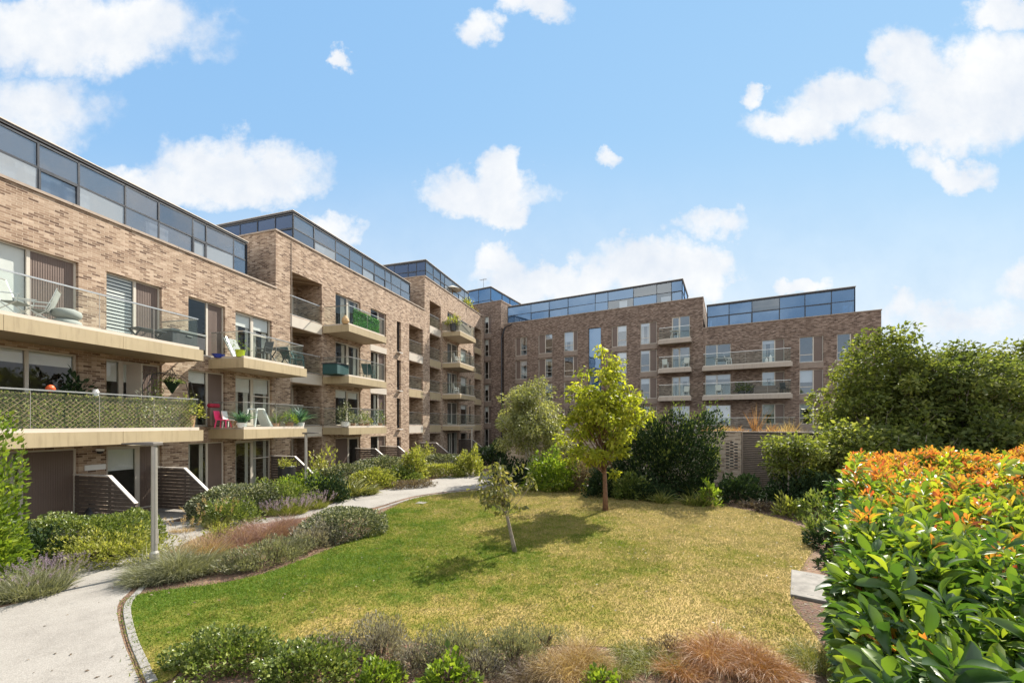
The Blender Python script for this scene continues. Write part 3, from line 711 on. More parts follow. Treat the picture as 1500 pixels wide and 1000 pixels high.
# ---- slatted dividers standing out from the wall at ground level
def screen(F, u, label, depth=2.7, h=1.62, lo_=.8, flat=1.6, both=False):
    t = thing('slatted_screen', label, 'screen', F.P(u), F.rz, 'slatted dividers between the ground floor terraces')
    bd = MB(); n = 12; tp = lambda v: h if v <= flat else h-(h-lo_)*(v-flat)/(depth-flat)
    for i in range(n):
        z0 = .08+(h-.1)*i/n; z1 = z0+(h-.1)/n-.018
        if z1 <= lo_: v1 = depth; v0_ = depth
        else: v1 = flat+(h-z1)/(h-lo_)*(depth-flat); v0_ = min(depth, flat+(h-z0)/(h-lo_)*(depth-flat))
        bd.prism([(-.05,z0),(-v0_,z0),(-v1,z1),(-.05,z1)], 'x', -.013, .013)
    bd.build('boards', M['slat'], t)
    ps = MB()
    for v in (.06, flat, depth-.05): MB().box(.016,.075,-v-.035,-v+.035,0,tp(v)-.02).build('post', M['slat'], t)
    cp = MB(); cp.bar((0,-.03,h+.015),(0,-flat,h+.015),.1,.035); cp.bar((0,-flat,h+.015),(0,-depth-.02,lo_+.015),.1,.035); cp.build('capping', M['cap'], t)
def fr_of(px): return FL1 if px < 430 else FL
for px, lab in ((199,'nearest slatted dark wooden divider beside the dark ground floor door'), (305,'slatted dark wooden divider directly behind the near lamp post'),
                (458,'slatted divider with pale sloping cap behind the black planter'), (571,'black slatted divider under the green screened balconies'),
                (603,'brown slatted divider with both shoulders cut, beside the yellow shrub'), (656,'slatted divider far along the path before the dark green doorway'),
                (706,'farthest slatted divider, in shade beside the inner corner')):
    screen(fr_of(px), fr_of(px).u(px, 2.7), lab)

# ---- garden wall and terrace under the right range
gd = Vector((.879,-.476)).normalized(); GW = Frame((10.9,20.0), gd)
GZ = 2.86
def pierced(F, u0_, u1_, label, z1, hx0=None, hx1=None, hz0=.9, hz1=2.4, fill=None):
    """brick panel; a field of bricks is left out between hx0 and hx1"""
    t = thing('garden_wall', label, 'wall', F.P(u0_), F.rz, 'brick garden walls under the terrace')
    L = u1_-u0_; ops_ = []
    if hx0 is not None:
        z = hz0; k = 0
        while z < hz1:
            x = hx0 + (.185 if k % 2 else 0)
            while x < hx1: ops_.append((x, x+.15, z, z+.068, .12)); x += .37
            z += .075*1; k += 1
    mb = MB(); xs = sorted({0, L, *[o[0] for o in ops_], *[o[1] for o in ops_]}); zs = sorted({-.2, z1, *[o[2] for o in ops_], *[o[3] for o in ops_]})
    st = {(round(o[0],4), round(o[2],4)) for o in ops_}
    for j in range(len(zs)-1):
        cz = (zs[j]+zs[j+1])/2; row = [o for o in ops_ if o[2] < cz < o[3]]; x = 0
        for o in sorted(row): mb.quad((x,0,zs[j]),(o[0],0,zs[j]),(o[0],0,zs[j+1]),(x,0,zs[j+1])); x = o[1]
        mb.quad((x,0,zs[j]),(L,0,zs[j]),(L,0,zs[j+1]),(x,0,zs[j+1]))
    for xa, xb, za, zb, dp_ in ops_:
        mb.quad((xa,0,za),(xa,dp_,za),(xa,dp_,zb),(xa,0,zb)); mb.quad((xb,dp_,za),(xb,0,za),(xb,0,zb),(xb,dp_,zb))
        mb.quad((xa,0,zb),(xa,dp_,zb),(xb,dp_,zb),(xb,0,zb)); mb.quad((xa,0,za),(xb,0,za),(xb,dp_,za),(xa,dp_,za)); 
    mb.quad((0,.3,-.2),(0,0,-.2),(0,0,z1),(0,.3,z1)); mb.quad((L,0,-.2),(L,.3,-.2),(L,.3,z1),(L,0,z1))
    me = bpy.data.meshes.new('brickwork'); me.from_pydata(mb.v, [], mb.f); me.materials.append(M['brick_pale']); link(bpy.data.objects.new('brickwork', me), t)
    MB().box(.01, L-.01, .13, .3, -.2, z1).build('backing', M['roof_edge'], t)
    MB().box(-.02, L+.02, -.04, .34, z1+.002, z1+.06).build('coping', M['coping'], t)
    return t
gu = GW.u
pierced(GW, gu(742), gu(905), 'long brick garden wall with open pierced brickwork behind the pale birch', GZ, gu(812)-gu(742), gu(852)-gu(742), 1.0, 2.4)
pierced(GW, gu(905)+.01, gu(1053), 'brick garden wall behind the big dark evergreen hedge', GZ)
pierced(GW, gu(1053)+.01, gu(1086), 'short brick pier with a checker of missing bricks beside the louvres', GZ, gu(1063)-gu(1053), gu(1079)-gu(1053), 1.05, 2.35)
t = thing('louvre_screen', 'brown horizontal louvre screen beside the pierced brick pier', 'screen', GW.P(gu(1086)+.02), GW.rz)
L = gu(1200)-gu(1086)
lv = MB()
for i in range(30): z = .1+i*.09; lv.prism([(0,z),(.09,z+.055),(.09,z+.07),(0,z+.015)], 'x', .05, L)
lv.build('slats', M['louvre'], t)
MB().box(0,.05,-.02,.12,0,GZ).build('post', M['louvre'], t); MB().box(0,L,.14,.3,-.2,GZ-.01).build('backing', M['roof_edge'], t); MB().box(0,L,-.03,.32,GZ-.0,GZ+.055).build('capping', M['coping'], t)
ter = MB()
pa, pb = GW.P(gu(742),-.36), GW.P(gu(1200),-.36); pc, pd = FR.P(V(1291)-.5,.02), FR.P(V(738),.02)
k = 0
for z in (2.72, 0.02): ter.v += [(p[0],p[1],z) for p in (pa,pb,pc,pd)]
ter.f += [(0,1,2,3),(4,7,6,5),(0,4,5,1),(1,5,6,2),(2,6,7,3),(3,7,4,0)]
o = ter.build('terrace', M['concrete']); o['kind'] = 'structure'
t = thing('terrace_railing', 'low glass railing along the terrace in front of the far right flats', 'railing', FR.P(0,1.9), FR.rz)
rail_panels(t, [((V(1028,1.9), 0), (V(1165,1.9), 0))], 2.78, 1.05, 'railing')
# ------------------------------------------------------------------ ground
def flat(name, pts, z, m, kind='structure'):
    bm = bmesh.new(); vs = [bm.verts.new((p[0], p[1], z)) for p in pts]; f = bm.faces.new(vs)
    bmesh.ops.triangulate(bm, faces=[f]); me = bpy.data.meshes.new(name); bm.to_mesh(me); bm.free()
    for p in me.polygons:
        if p.normal.z < 0: p.flip()
    me.materials.append(m); o = link(bpy.data.objects.new(name, me)); o['kind'] = kind; return o
def smooth_poly(px, closed=True, n=5):
    """Catmull-Rom through ground points"""
    P = [np.array(p[:2], float) for p in px]; N = len(P); out = []
    for i in range(N if closed else N-1):
        p0, p1, p2, p3 = (P[(i-1) % N], P[i], P[(i+1) % N], P[(i+2) % N]) if closed else (P[max(i-1,0)], P[i], P[i+1], P[min(i+2,N-1)])
        for k in range(n):
            t = k/n; out.append(.5*((2*p1)+(p2-p0)*t+(2*p0-5*p1+4*p2-p3)*t*t+(3*p1-p0-3*p2+p3)*t**3))
    if not closed: out.append(P[-1])
    return out
m, t = newmat('bark_mulch'); tc = t.n('ShaderNodeTexCoord').outputs['Object']
vo = t.n('ShaderNodeTexVoronoi', {'Vector': tc, 'Scale': 26.0}); nz = t.noise(tc, 3.0, 8)
c = t.mix(.6, t.ramp(nz, [(.3,(.07,.042,.026)),(.55,(.155,.092,.055)),(.75,(.26,.165,.10))]), vo.outputs['Color'], 'OVERLAY')
c = t.mix(.75, c, t.ramp(t.noise(tc,.5,4), [(.35,(.10,.06,.038)),(.65,(.23,.14,.085))]))
t.out(t.n('ShaderNodeBsdfPrincipled', {'Base Color': c, 'Roughness': .95, 'Normal': t.n('ShaderNodeBump', {'Strength': .9, 'Distance': .03, 'Height': t.math('ADD', vo.outputs['Distance'], nz)}).outputs[0]}).outputs[0]); M['soil'] = m
m, t = newmat('resin_gravel'); tc = t.n('ShaderNodeTexCoord').outputs['Object']
v1_ = t.n('ShaderNodeTexVoronoi', {'Vector': tc, 'Scale': 75.0})
c = t.ramp(v1_.outputs['Color'], [(.15,(.165,.15,.132)),(.5,(.25,.232,.207)),(.85,(.35,.33,.30))])
c = t.mix(.65, c, t.ramp(t.noise(tc,.9,9,.72), [(.3,(.17,.155,.137)),(.5,(.255,.237,.212)),(.7,(.30,.282,.255))]))
t.out(t.n('ShaderNodeBsdfPrincipled', {'Base Color': c, 'Roughness': .85, 'Normal': t.n('ShaderNodeBump', {'Strength': .35, 'Distance': .006, 'Height': v1_.outputs['Distance']}).outputs[0]}).outputs[0]); M['path'] = m
m, t = newmat('granite_sett'); tc = t.n('ShaderNodeTexCoord').outputs['Object']
c = t.ramp(t.noise(tc, 60.0, 5), [(.3,(.15,.142,.13)),(.7,(.31,.295,.272))]); c = t.mix(.4, c, t.ramp(t.noise(tc,5.0,3),[(.3,(.19,.178,.162)),(.7,(.32,.303,.28))]))
t.out(t.n('ShaderNodeBsdfPrincipled', {'Base Color': c, 'Roughness': .85, 'Normal': t.n('ShaderNodeBump', {'Strength': .4, 'Distance': .01, 'Height': t.noise(tc, 40, 4)}).outputs[0]}).outputs[0]); M['sett'] = m
def lawn_mat(name, blade):
    m, t = newmat(name); tc = t.n('ShaderNodeTexCoord').outputs['Object']; x = t.n('ShaderNodeSeparateXYZ', {0: tc})
    fl = t.n('ShaderNodeCombineXYZ', {0: x.outputs[0], 1: x.outputs[1]}).outputs[0]
    n1 = t.noise(fl, .55, 4, .6); n2 = t.noise(fl, 3.2, 5, .7)
    # drought: the lawn is greenest on its left, straw coloured to the right and towards the front
    dry = t.math('MULTIPLY_ADD', x.outputs[0], .075, .52)
    front = t.math('MULTIPLY', t.math('SUBTRACT', 8.3, x.outputs[1], clamp=False), .13)
    dry = t.math('ADD', dry, t.math('MAXIMUM', front, t.math('MULTIPLY', t.math('SUBTRACT', x.outputs[1], 11.5), .05)))
    dry = t.math('ADD', dry, t.math('MULTIPLY_ADD', n1, 1.9, -1.02)); dry = t.math('ADD', dry, t.math('MULTIPLY_ADD', n2, 1.1, -.55), clamp=True)
    n3 = t.ramp(t.noise(fl, 1.7, 6, .75), [(.32,(.62,.66,.6)),(.5,(1,1,1)),(.68,(1.28,1.2,1.1))])
    if blade:
        a = t.n('ShaderNodeAttribute', attribute_name='rnd').outputs['Fac']
        dry = t.math('ADD', dry, t.math('MULTIPLY_ADD', a, .8, -.4), clamp=True)
        c = t.ramp(dry, [(0,(.10,.175,.014)),(.28,(.19,.235,.024)),(.58,(.27,.262,.062)),(1,(.39,.325,.145))])
        c = t.mix(.85, c, n3, 'MULTIPLY')
        p = t.n('ShaderNodeBsdfPrincipled', {'Base Color': c, 'Roughness': .6, 'Specular IOR Level': .25}).outputs[0]
        tl = t.n('ShaderNodeBsdfTranslucent', {'Color': c}).outputs[0]
        t.out(t.n('ShaderNodeMixShader', {0: .4, 1: p, 2: tl}).outputs[0])
    else:
        c = t.ramp(dry, [(0,(.07,.115,.014)),(.28,(.15,.16,.027)),(.58,(.27,.215,.055)),(1,(.40,.29,.115))])
        c = t.mix(.5, c, t.ramp(t.noise(fl, 40, 5), [(.3,(.5,.5,.5)),(.7,(1.25,1.25,1.25))]), 'MULTIPLY')
        t.out(t.n('ShaderNodeBsdfPrincipled', {'Base Color': c, 'Roughness': .9, 'Specular IOR Level': .1, 'Normal': t.n('ShaderNodeBump', {'Strength': .8, 'Distance': .03, 'Height': t.noise(fl, 25, 6)}).outputs[0]}).outputs[0])
    return m
M['lawn'] = lawn_mat('lawn_turf', False); M['lawn_blade'] = lawn_mat('lawn_blades', True)

flat('ground', [(-300,-200),(300,-200),(300,400),(-300,400)], 0.0, M['soil'])
left_edge = [at(*p) for p in ((-160,925),(0,890),(68,866),(84,838),(120,826),(180,812),(213,800),(226,778),(240,764),(300,766),(345,764),(400,757),(466,745),(505,730),(560,717),(628,704),(655,697),(705,690),(760,694),(800,697))]
right_edge = [at(*p) for p in ((790,703),(745,706),(712,714),(662,719),(604,727),(548,743),(500,748),(455,756),(405,764),(345,770),(312,778),(262,800),(222,832),(190,866),(172,888),(178,930),(192,968),(206,1002))]
pl = smooth_poly(left_edge, False, 4); pr = smooth_poly(right_edge, False, 4)
flat('path', [(pl[0][0]-2, pl[0][1]-.6)] + pl + pr + [(-3.9, 3.2), (-9, 2.2), (-14,3)], .006, M['path'])
flat('terrace_path', [FL.P(-2,3.0)[:2], FL.P(-2,.02)[:2], FL.P(48,.02)[:2], FL.P(48,3.0)[:2]], .003, M['concrete'])
# branch of the path towards the doors behind the lamp
flat('path_branch', [at(224,782)[:2], at(345,768)[:2], FL.P(U(330)+1.2,2.0)[:2], FL.P(U(237)+.4,2.0)[:2]], .0045, M['path'])
lawn_px = [(183,883),(230,866),(318,855),(400,836),(478,806),(540,781),(552,757),(604,731),(662,722),(712,717),(770,711),(850,712),(950,726),(1060,741),(1130,757),(1178,775),(1190,800),(1172,836),(1158,880),(1190,925),(1205,985),(1000,960),(850,945),(700,948),(500,935),(300,968),(250,995),(215,1000),(196,950)]
lawn_pts = smooth_poly([at(*p) for p in lawn_px], True, 5)
flat('lawn', lawn_pts, .012, M['lawn'])
def inside(P, poly):
    poly = np.array(poly); x, y = P[:,0], P[:,1]; r = np.zeros(len(P), bool); j = len(poly)-1
    for i in range(len(poly)):
        xi, yi = poly[i]; xj, yj = poly[j]
        r ^= ((yi > y) != (yj > y)) & (x < (xj-xi)*(y-yi)/(yj-yi+1e-12)+xi); j = i
    return r
rg = np.random.default_rng(3); lp = np.array(lawn_pts)
NB = 640000
Q = np.stack([rg.uniform(lp[:,0].min()-.1, lp[:,0].max()+.1, NB), rg.uniform(lp[:,1].min()-.1, lp[:,1].max()+.1, NB)], 1)
keep = inside(Q + rg.normal(0,.06,Q.shape), lawn_pts) & (rg.random(NB) < np.clip(9.0/np.maximum(Q[:,1],1), .25, 1)); Q = Q[keep]; N = len(Q)
tuft = .5+.5*np.sin(Q[:,0]*5.1+np.sin(Q[:,1]*3.3)*2)*np.sin(Q[:,1]*4.7+np.sin(Q[:,0]*2.9)*2)
tuft *= .5+.5*np.sin(Q[:,0]*1.3+1)*np.sin(Q[:,1]*1.1)
ln = (.022+.035*rg.random(N)**2+.04*tuft*rg.random(N))*np.clip(.75+.035*Q[:,1],.8,1.3)
D = np.concatenate([rg.normal(0,.75,(N,2)), np.ones((N,1))], 1); D = unit(D)
sd = unit(np.cross(D, rg.normal(0,1,(N,3)))); B = np.concatenate([Q, np.full((N,1),.010)], 1)
wd = (.0032+.00045*Q[:,1])*(.7+.9*rg.random(N)); wd = wd[:,None]
Vv = np.stack([B-sd*wd, B+sd*wd, B+D*ln[:,None]], 1).reshape(-1,3)
o = npmesh('lawn_grass', Vv, np.arange(3*N).reshape(-1,3), M['lawn_blade'], None, np.repeat(rg.random(N),3)); o['kind'] = 'stuff'
o['label'] = 'short patchy lawn grass, green on the left and straw dry on the right'; o['category'] = 'grass'
nf = 2600
Pf = np.stack([rg.uniform(-10,9,nf), rg.uniform(4.6,22,nf), np.full(nf,.035)], 1); onl = inside(Pf[:,:2], lawn_pts); onp = inside(Pf[:,:2], [tuple(p) for p in pl]+[tuple(p) for p in pr]+[(-3.9,3.2),(-9,2.2)])
Pf = Pf[(onl & (rg.random(nf) < .55)) | (onp & (rg.random(nf) < .28))]; Pf[:,2] = np.where(inside(Pf[:,:2], lawn_pts), .045, .014)
o = leaves(Pf, np.concatenate([rg.normal(0,1,(len(Pf),2)), rg.normal(0,.2,(len(Pf),1))],1), .025+.04*rg.random(len(Pf)), .55, 'fallen_leaves', M['lf_brownish'], None, rg, up=3.0); o['kind'] = 'stuff'; o['label'] = 'dry fallen leaves scattered over lawn and path'; o['category'] = 'leaf litter'
# bark chips strewn over the beds
nb = 26000
Pq = np.stack([rg.uniform(-12,12,nb), rg.uniform(4.2,24,nb), np.full(nb,.012)], 1)
pathpoly = [tuple(p) for p in pl]+[tuple(p) for p in pr]+[(-3.9,3.2),(-9,2.2)]
kk = ~inside(Pq[:,:2], lawn_pts) & ~inside(Pq[:,:2], pathpoly); Pq = Pq[kk]
Tq = np.concatenate([rg.normal(0,1,(len(Pq),2)), rg.normal(0,.25,(len(Pq),1))], 1)
o = leaves(Pq, Tq, .02+.04*rg.random(len(Pq)), .45, 'bark_chips', M['lf_brownish'], None, rg, up=3.0); o['kind'] = 'stuff'; o['label'] = 'loose bark chips strewn over the planting beds'; o['category'] = 'mulch'

# granite setts along the right-hand path edge, with the dark gap next to them
def kerb(pts, w, h, L):
    mb = MB(); P = [Vector((p[0],p[1],0)) for p in pts]; acc = []
    for a, b in zip(P, P[1:]):
        n = max(1, round((b-a).length/L))
        for i in range(n): acc.append((a.lerp(b,i/n), a.lerp(b,(i+1)/n)))
    rr = random.Random(2)
    for a, b in acc:
        t = (b-a).normalized(); s = Vector((t.y,-t.x,0)); g = .006; hh = h+rr.uniform(-.006,.006)
        k = len(mb.v); q = [a+t*g, b-t*g, b-t*g+s*w, a+t*g+s*w]
        mb.v += [(p.x,p.y,-.02) for p in q]+[(p.x,p.y,hh) for p in q]
        mb.f += [(k+4,k+5,k+6,k+7)]+[(k+i,k+(i+1)%4,k+4+(i+1)%4,k+4+i) for i in range(4)]
    return mb
ke = smooth_poly([at(*p) for p in ((232,830),(199,866),(181,889),(186,930),(200,968),(216,1003))], False, 6)
o = kerb(list(reversed(ke)), .10, .024, .2).build('kerb', M['sett'], None, bevel=.006); o['kind'] = 'structure'
gp = MB(); kq = [Vector((p[0]-.02,p[1],.0105)) for p in ke]; rr = random.Random(4)
for i in range(len(kq)-1):
    w0 = .004+.012*abs(math.sin(i*1.7)); w1 = .004+.012*abs(math.sin((i+1)*1.7))
    gp.quad((kq[i].x-w0,kq[i].y,.0105),(kq[i].x+.012,kq[i].y,.0105),(kq[i+1].x+.012,kq[i+1].y,.0105),(kq[i+1].x-w1,kq[i+1].y,.0105))
o = gp.build('path_joint', M['soil']); o['kind'] = 'structure'
ke2 = smooth_poly([at(*p) for p in ((548,747),(604,729.5),(662,720.5),(712,715.5),(745,709))], False, 6)
o = kerb(ke2, .12, .02, .2).build('kerb', M['sett'], None, bevel=.005); o['kind'] = 'structure'

# ------------------------------------------------------------------ things on the ground
g = at(1186,861); t = thing('access_cover', 'grey concrete slab lying at the lawn edge beside the tall hedge', 'slab', (6.02,8.08,.0), -.62)
MB().box(-.31,.31,-.80,.80,-.02,.055).build('slab', M['concrete'], t, bevel=.012)
for s_ in (-1,1): MB().box(-.05,.05,s_*.62-.012,s_*.62+.012,.0555,.059).build('lifting_slot', M['black'], t)
g = at(617,737); t = thing('drain_cover', 'small pale square cover set into the far left of the lawn', 'cover', (g[0],g[1],.01), -.2)
MB().box(-.2,.2,-.2,.2,-.02,.022).build('frame', M['rail'], t); MB().box(-.17,.17,-.17,.17,.0225,.03).build('lid', M['concrete'], t)
g = at(610,729.5)
def lamp(px, py, label, top, side, Yd=None, rz=0):
    b = at(px, py) if Yd is None else at_depth(px, Yd)
    t = thing('lamp_post', label, 'lamp', (b[0], b[1], 0), rz, 'grey path lamps with flat heads')
    MB().tube([(0,0,-.05),(0,0,.42),(0,0,.47)],[.085,.085,.06],14).build('base', M['lamp'], t, smooth=False)
    p = MB().tube([(0,0,.46),(0,0,top-.05)],[.06,.055],14).build('pole', M['lamp'], t, smooth=False)
    MB().box(.058,.064,-.04,.04,.62,.95).build('hatch', M['lamp'], p)
    h = MB(); s = side
    h.prism([(s*.09,top-.07),(s*.09,top+.0),(-s*.22,top+.01),(-s*.62,top-.01),(-s*.62,top-.035),(-s*.22,top-.055)], 'y', -.13,.13)
    h.build('head', M['lamp_dark'], t, bevel=.008)
    MB().box(min(-s*.55,-s*.25),max(-s*.55,-s*.25),-.09,.09,top-.066,top-.06).build('lens', M['glass_bal'], t)
lamp(226, 837, 'tall grey lamp post standing beside the near path in the foreground', 2.88, 1)
lamp(448, 733, 'grey lamp post in the planted bed left of the path, at mid distance', 2.92, -1)
lamp(691, 0, 'distant small lamp post in the shade of the inner corner', 2.95, 1, 33)

# black planter / bin store beside the slatted divider
t = thing('planter', 'tall black planter with yellow flowering plant on top by the terrace', 'planter', FL1.P(FL1.u(420,2.0),2.0), FL.rz)
MB().lathe([(.30,0),(.36,.5),(.38,1.25),(.36,1.27),(.33,1.2)],20).build('pot', M['black'], t, smooth=False)
rgl = np.random.default_rng(9); P, d = dome(420,.42,.42,.42,rgl,shell=.9); leaves(P+[0,0,1.2], d+rgl.normal(0,.4,P.shape), .09, .5, 'foliage', M['lf_yellow'], t, rgl)
t = thing('refuse_sack', 'black shiny sack slumped against the dark ground floor door', 'sack', FL1.P(U1(112),.7), FL.rz)
MB().lathe([(.22,0),(.27,.12),(.24,.32),(.15,.5),(.06,.62),(.09,.7),(.02,.71)],14).build('sack', M['black'], t, smooth=True)

# ------------------------------------------------------------------ balcony furniture
def on(px, out, l):
    F = FL1 if px < 450 else FL; out *= .82
    return F.P(F.u(px, out), out, LV[l]-.045)
def seat_chair(name, label, loc, rz, m, group=None, w=.46, h=.86, sh=.44, arms=True, back=.16, legm=None, scale=1.0):
    t = thing(name, label, 'chair', loc, rz, group); t.scale = (scale,)*3; legm = legm or m
    MB().box(-w/2,w/2,-.22,.22,sh-.04,sh).build('seat', m, t, bevel=.01)
    b = MB(); b.prism([(.20,sh),(.24,sh),(.24+back,h),(.20+back,h)], 'x', -w/2, w/2); b.build('backrest', m, t, bevel=.008)
    for sx in (-1,1):
        for sy in (-1,1): MB().bar((sx*(w/2-.03),sy*.19,sh-.04),(sx*(w/2),sy*.23,0),.035).build('leg', legm, t)
        if arms:
            a = MB(); a.bar((sx*w/2,-.2,sh+.2),(sx*w/2,.26,sh+.2),.045,.03); a.bar((sx*w/2,-.18,sh-.02),(sx*w/2,-.18,sh+.19),.03); a.build('armrest', legm, t)
    return t
def small_table(label, loc, rz, m, w=.9, d=.7, h=.72, group=None, name='table'):
    t = thing(name, label, 'table', loc, rz, group)
    MB().box(-w/2,w/2,-d/2,d/2,h-.03,h).build('tabletop', m, t, bevel=.006)
    for sx in (-1,1):
        MB().bar((sx*(w/2-.08),-d/2+.05,0),(sx*(w/2-.08),d/2-.05,h-.03),.035).build('leg', m, t)
        MB().bar((sx*(w/2-.12),d/2-.05,0),(sx*(w/2-.12),-d/2+.05,h-.03),.035).build('leg', m, t)
    return t
def pot_plant(label, loc, m, pm, r=.16, ph=.28, h=.6, n=260, L=.12, W=.35, cat='plant', kind='dome', seed=2, name='potted_plant'):
    rng = np.random.default_rng(seed); t = thing(name, label, cat, loc)
    MB().lathe([(r*.75,0),(r,ph),(r*1.06,ph),(r*.9,ph-.03)],14).build('pot', pm, t)
    if kind == 'dome': P, d = dome(n, r*1.9, r*1.9, h, rng); P = P+[0,0,ph*.8]; leaves(P, d+rng.normal(0,.5,P.shape), L, W, 'foliage', m, t, rng)
    else:
        P = clump(n, r*.5, r*.5, rng)+[0,0,ph-.03]; D = np.concatenate([rng.normal(0,.5,(n,2)), np.ones((n,1))],1); blades(P, D, h*(.6+.5*rng.random(n)), L*.3, .3, 'foliage', m, t, rng)
    return t
def deck_chair(label, loc, rz):
    t = thing('folding_chair', label, 'chair', loc, rz, 'folding chairs on the upper near balcony')
    f = MB()
    for sx in (-.29,.29):
        f.tube([(sx,-.30,0),(sx,.16,.42),(sx,.22,.6)],.014,8); f.tube([(sx,.36,0),(sx,-.22,.40)],.014,8)
        f.tube([(sx,.10,.40),(sx,.24,.78),(sx*.96,.33,1.08)],.014,8)
        f.bar((sx,-.3,.60),(sx,.22,.62),.05,.025); f.tube([(sx,-.22,.40),(sx,-.26,.6)],.011,6)
    f.tube([(-.29,.36,0),(.29,.36,0)],.012,6); f.tube([(-.29,-.3,0),(.29,-.3,0)],.012,6); f.tube([(-.278,.33,1.08),(.278,.33,1.08)],.014,8)
    f.build('frame', M['rail'], t)
    MB().prism([(-.24,.41),(.12,.39),(.12,.405),(-.24,.425)],'x',-.275,.275).build('seat', M['greycloth'], t)
    MB().prism([(.13,.42),(.24,.74),(.325,1.05),(.31,1.055),(.225,.75),(.115,.43)],'x',-.27,.27).build('backrest', M['greycloth'], t)
    return t
rzL = FL1.rz
deck_chair('grey folding chair nearest the left edge on the upper balcony', on(20,1.55,2), rzL+.6)
deck_chair('second folding chair beside the grey cushions, half behind glass, upper balcony', on(62,1.1,2), rzL-2.2)
t = thing('pouf', 'stack of two round grey cushions on the upper near balcony', 'cushion', on(98,1.2,2))
for k in range(2): MB().lathe([(.2,.0+.3*k),(.31,.06+.3*k),(.33,.15+.3*k),(.31,.24+.3*k),(.2,.3+.3*k)],18).build('cushion', M['greycloth'], t, smooth=True)
t = thing('storage_box', 'dark grey lidded storage box at the far end of the upper near balcony', 'box', on(268,1.45,2), rzL)
MB().box(-.62,.62,-.32,.32,0,.52).build('body', M['charcoal'], t, bevel=.02); MB().box(-.65,.65,-.35,.35,.525,.62).build('lid', M['greybox'], t, bevel=.02); MB().box(-.1,.1,-.345,-.325,.42,.47).build('handle', M['greybox'], t)
small_table('low dark table beside the storage box on the upper near balcony', on(215,1.5,2), rzL, M['charcoal'], .9, .6, .42)

# willow trellis with leaves behind the lower near balustrade
xa, xb = 3.4, U1(298, BAL)-.22; n = 4
for i in range(n):
    lab = ['trellis screen with leaves, leftmost on the lower near balcony','leafy willow trellis second from the left on the lower balcony','leafy willow trellis third along the lower balcony','leafy trellis with white flowers at the far right end of the lower balcony'][i]
    a = xa+(xb-xa)*i/n+.02; b = xa+(xb-xa)*(i+1)/n-.02; rngt = np.random.default_rng(40+i)
    t = thing('trellis_screen', lab, 'trellis', FL1.P(a, BAL-.20, LV[1]), rzL, 'leafy trellis along the lower balcony')
    w = b-a; h = .98; lat = MB(); k = -h
    while k < w:
        for s in (0, 1):
            x0, z0, x1, z1 = (k, 0, k+h, h) if s == 0 else (k+h, 0, k, h)
            def cl(xa_, za_, xb_, zb_):
                pts = []
                for (px_, pz_, qx_, qz_) in ((xa_, za_, xb_, zb_),):
                    t0, t1 = 0.0, 1.0; dx = qx_-px_
                    for lim, sg in ((0,-1),(w,1)):
                        va = sg*(px_-lim); vb = sg*(qx_-lim)
                        if va > 0 and vb > 0: return None
                        if va > 0: t0 = max(t0, va/(va-vb))
                        if vb > 0: t1 = min(t1, va/(va-vb))
                    return [(px_+dx*t0, pz_+(qz_-pz_)*t0), (px_+dx*t1, pz_+(qz_-pz_)*t1)] if t1 > t0 else None
            r_ = cl(x0, z0, x1, z1)
            if r_: lat.bar((r_[0][0], .012*s, r_[0][1]), (r_[1][0], .012*s, r_[1][1]), .016, .01)
        k += .13
    lat.build('lattice', M['wood'], t)
    N = int(1700*w); P = np.stack([rngt.random(N)*w, rngt.normal(.05,.025,N), rngt.random(N)*h], 1); T = np.stack([rngt.normal(0,1,N), -np.abs(rngt.normal(0,.7,N))*.8, rngt.normal(-.3,.8,N)],1)
    leaves(P, T, .05+.04*rngt.random(N), .5, 'leaves', M['lf_trellis'], t, rngt)
    if i == 3:
        N = 70; P = np.stack([w*.05+.55*w*rngt.random(N), rngt.normal(-.01,.01,N), h*(.35+.6*rngt.random(N))],1); leaves(P, rngt.normal(0,1,(N,3)), .06, .7, 'flowers', M['lf_white'], t, rngt)
pot_plant('dried straggly plant with cream leaves behind the trellis, under the upper balcony', on(212,1.3,1), M['lf_white'], M['terracotta'], .2, .5, .9, 120, .16, .5, seed=21)
pot_plant('dark green climbing plant in the middle of the lower balcony', on(228,1.4,1), M['lf_glossy'], M['charcoal'], .2, .5, 1.3, 330, .1, .5, seed=22)
pot_plant('pale flowering plant at the far end of the lower near balcony', on(275,1.75,1), M['lf_yellow'], M['terracotta'], .26, .5, .85, 380, .1, .6, seed=23)
pot_plant('big dark houseplant against the glass of the lower near balcony', FL1.P(U1(92),.45,LV[1]), M['lf_dark'], M['black'], .24, .4, 1.3, 420, .2, .45, seed=24)
t = thing('hanging_basket', 'green cone hanging basket under the upper balcony slab', 'basket', FL1.P(FL1.u(252,1.35),1.35,LV[1]+1.66))
MB().lathe([(.02,-.42),(.24,0),(.25,.02)],16).build('cone', M['lf_dark'], t); hk = MB()
for a in (0,2.1,4.2): hk.bar((.23*math.cos(a),.23*math.sin(a),.02),(0,0,.5),.012)
hk.build('chains', M['black'], t); P, d = dome(160,.28,.28,.16,rgl); leaves(P, d+rgl.normal(0,.5,P.shape)+np.array([0,0,-.3]), .1, .5, 'foliage', M['lf_glossy'], t, rgl)
t = thing('plant_arch', 'wire arch with dry climbing stems over the lower near balcony', 'arch', FL1.P(FL1.u(238,1.35),1.35,LV[1]), rzL)
ar = MB()
for dy in (-.12,.12):
    ar.tube([(-.55,dy,0),(-.55,dy,1.5),(-.4,dy,1.85),(0,dy,1.98),(.55,dy,1.92),(.9,dy,1.72),(1.05,dy,1.2),(1.0,dy,.95)],.014,6)
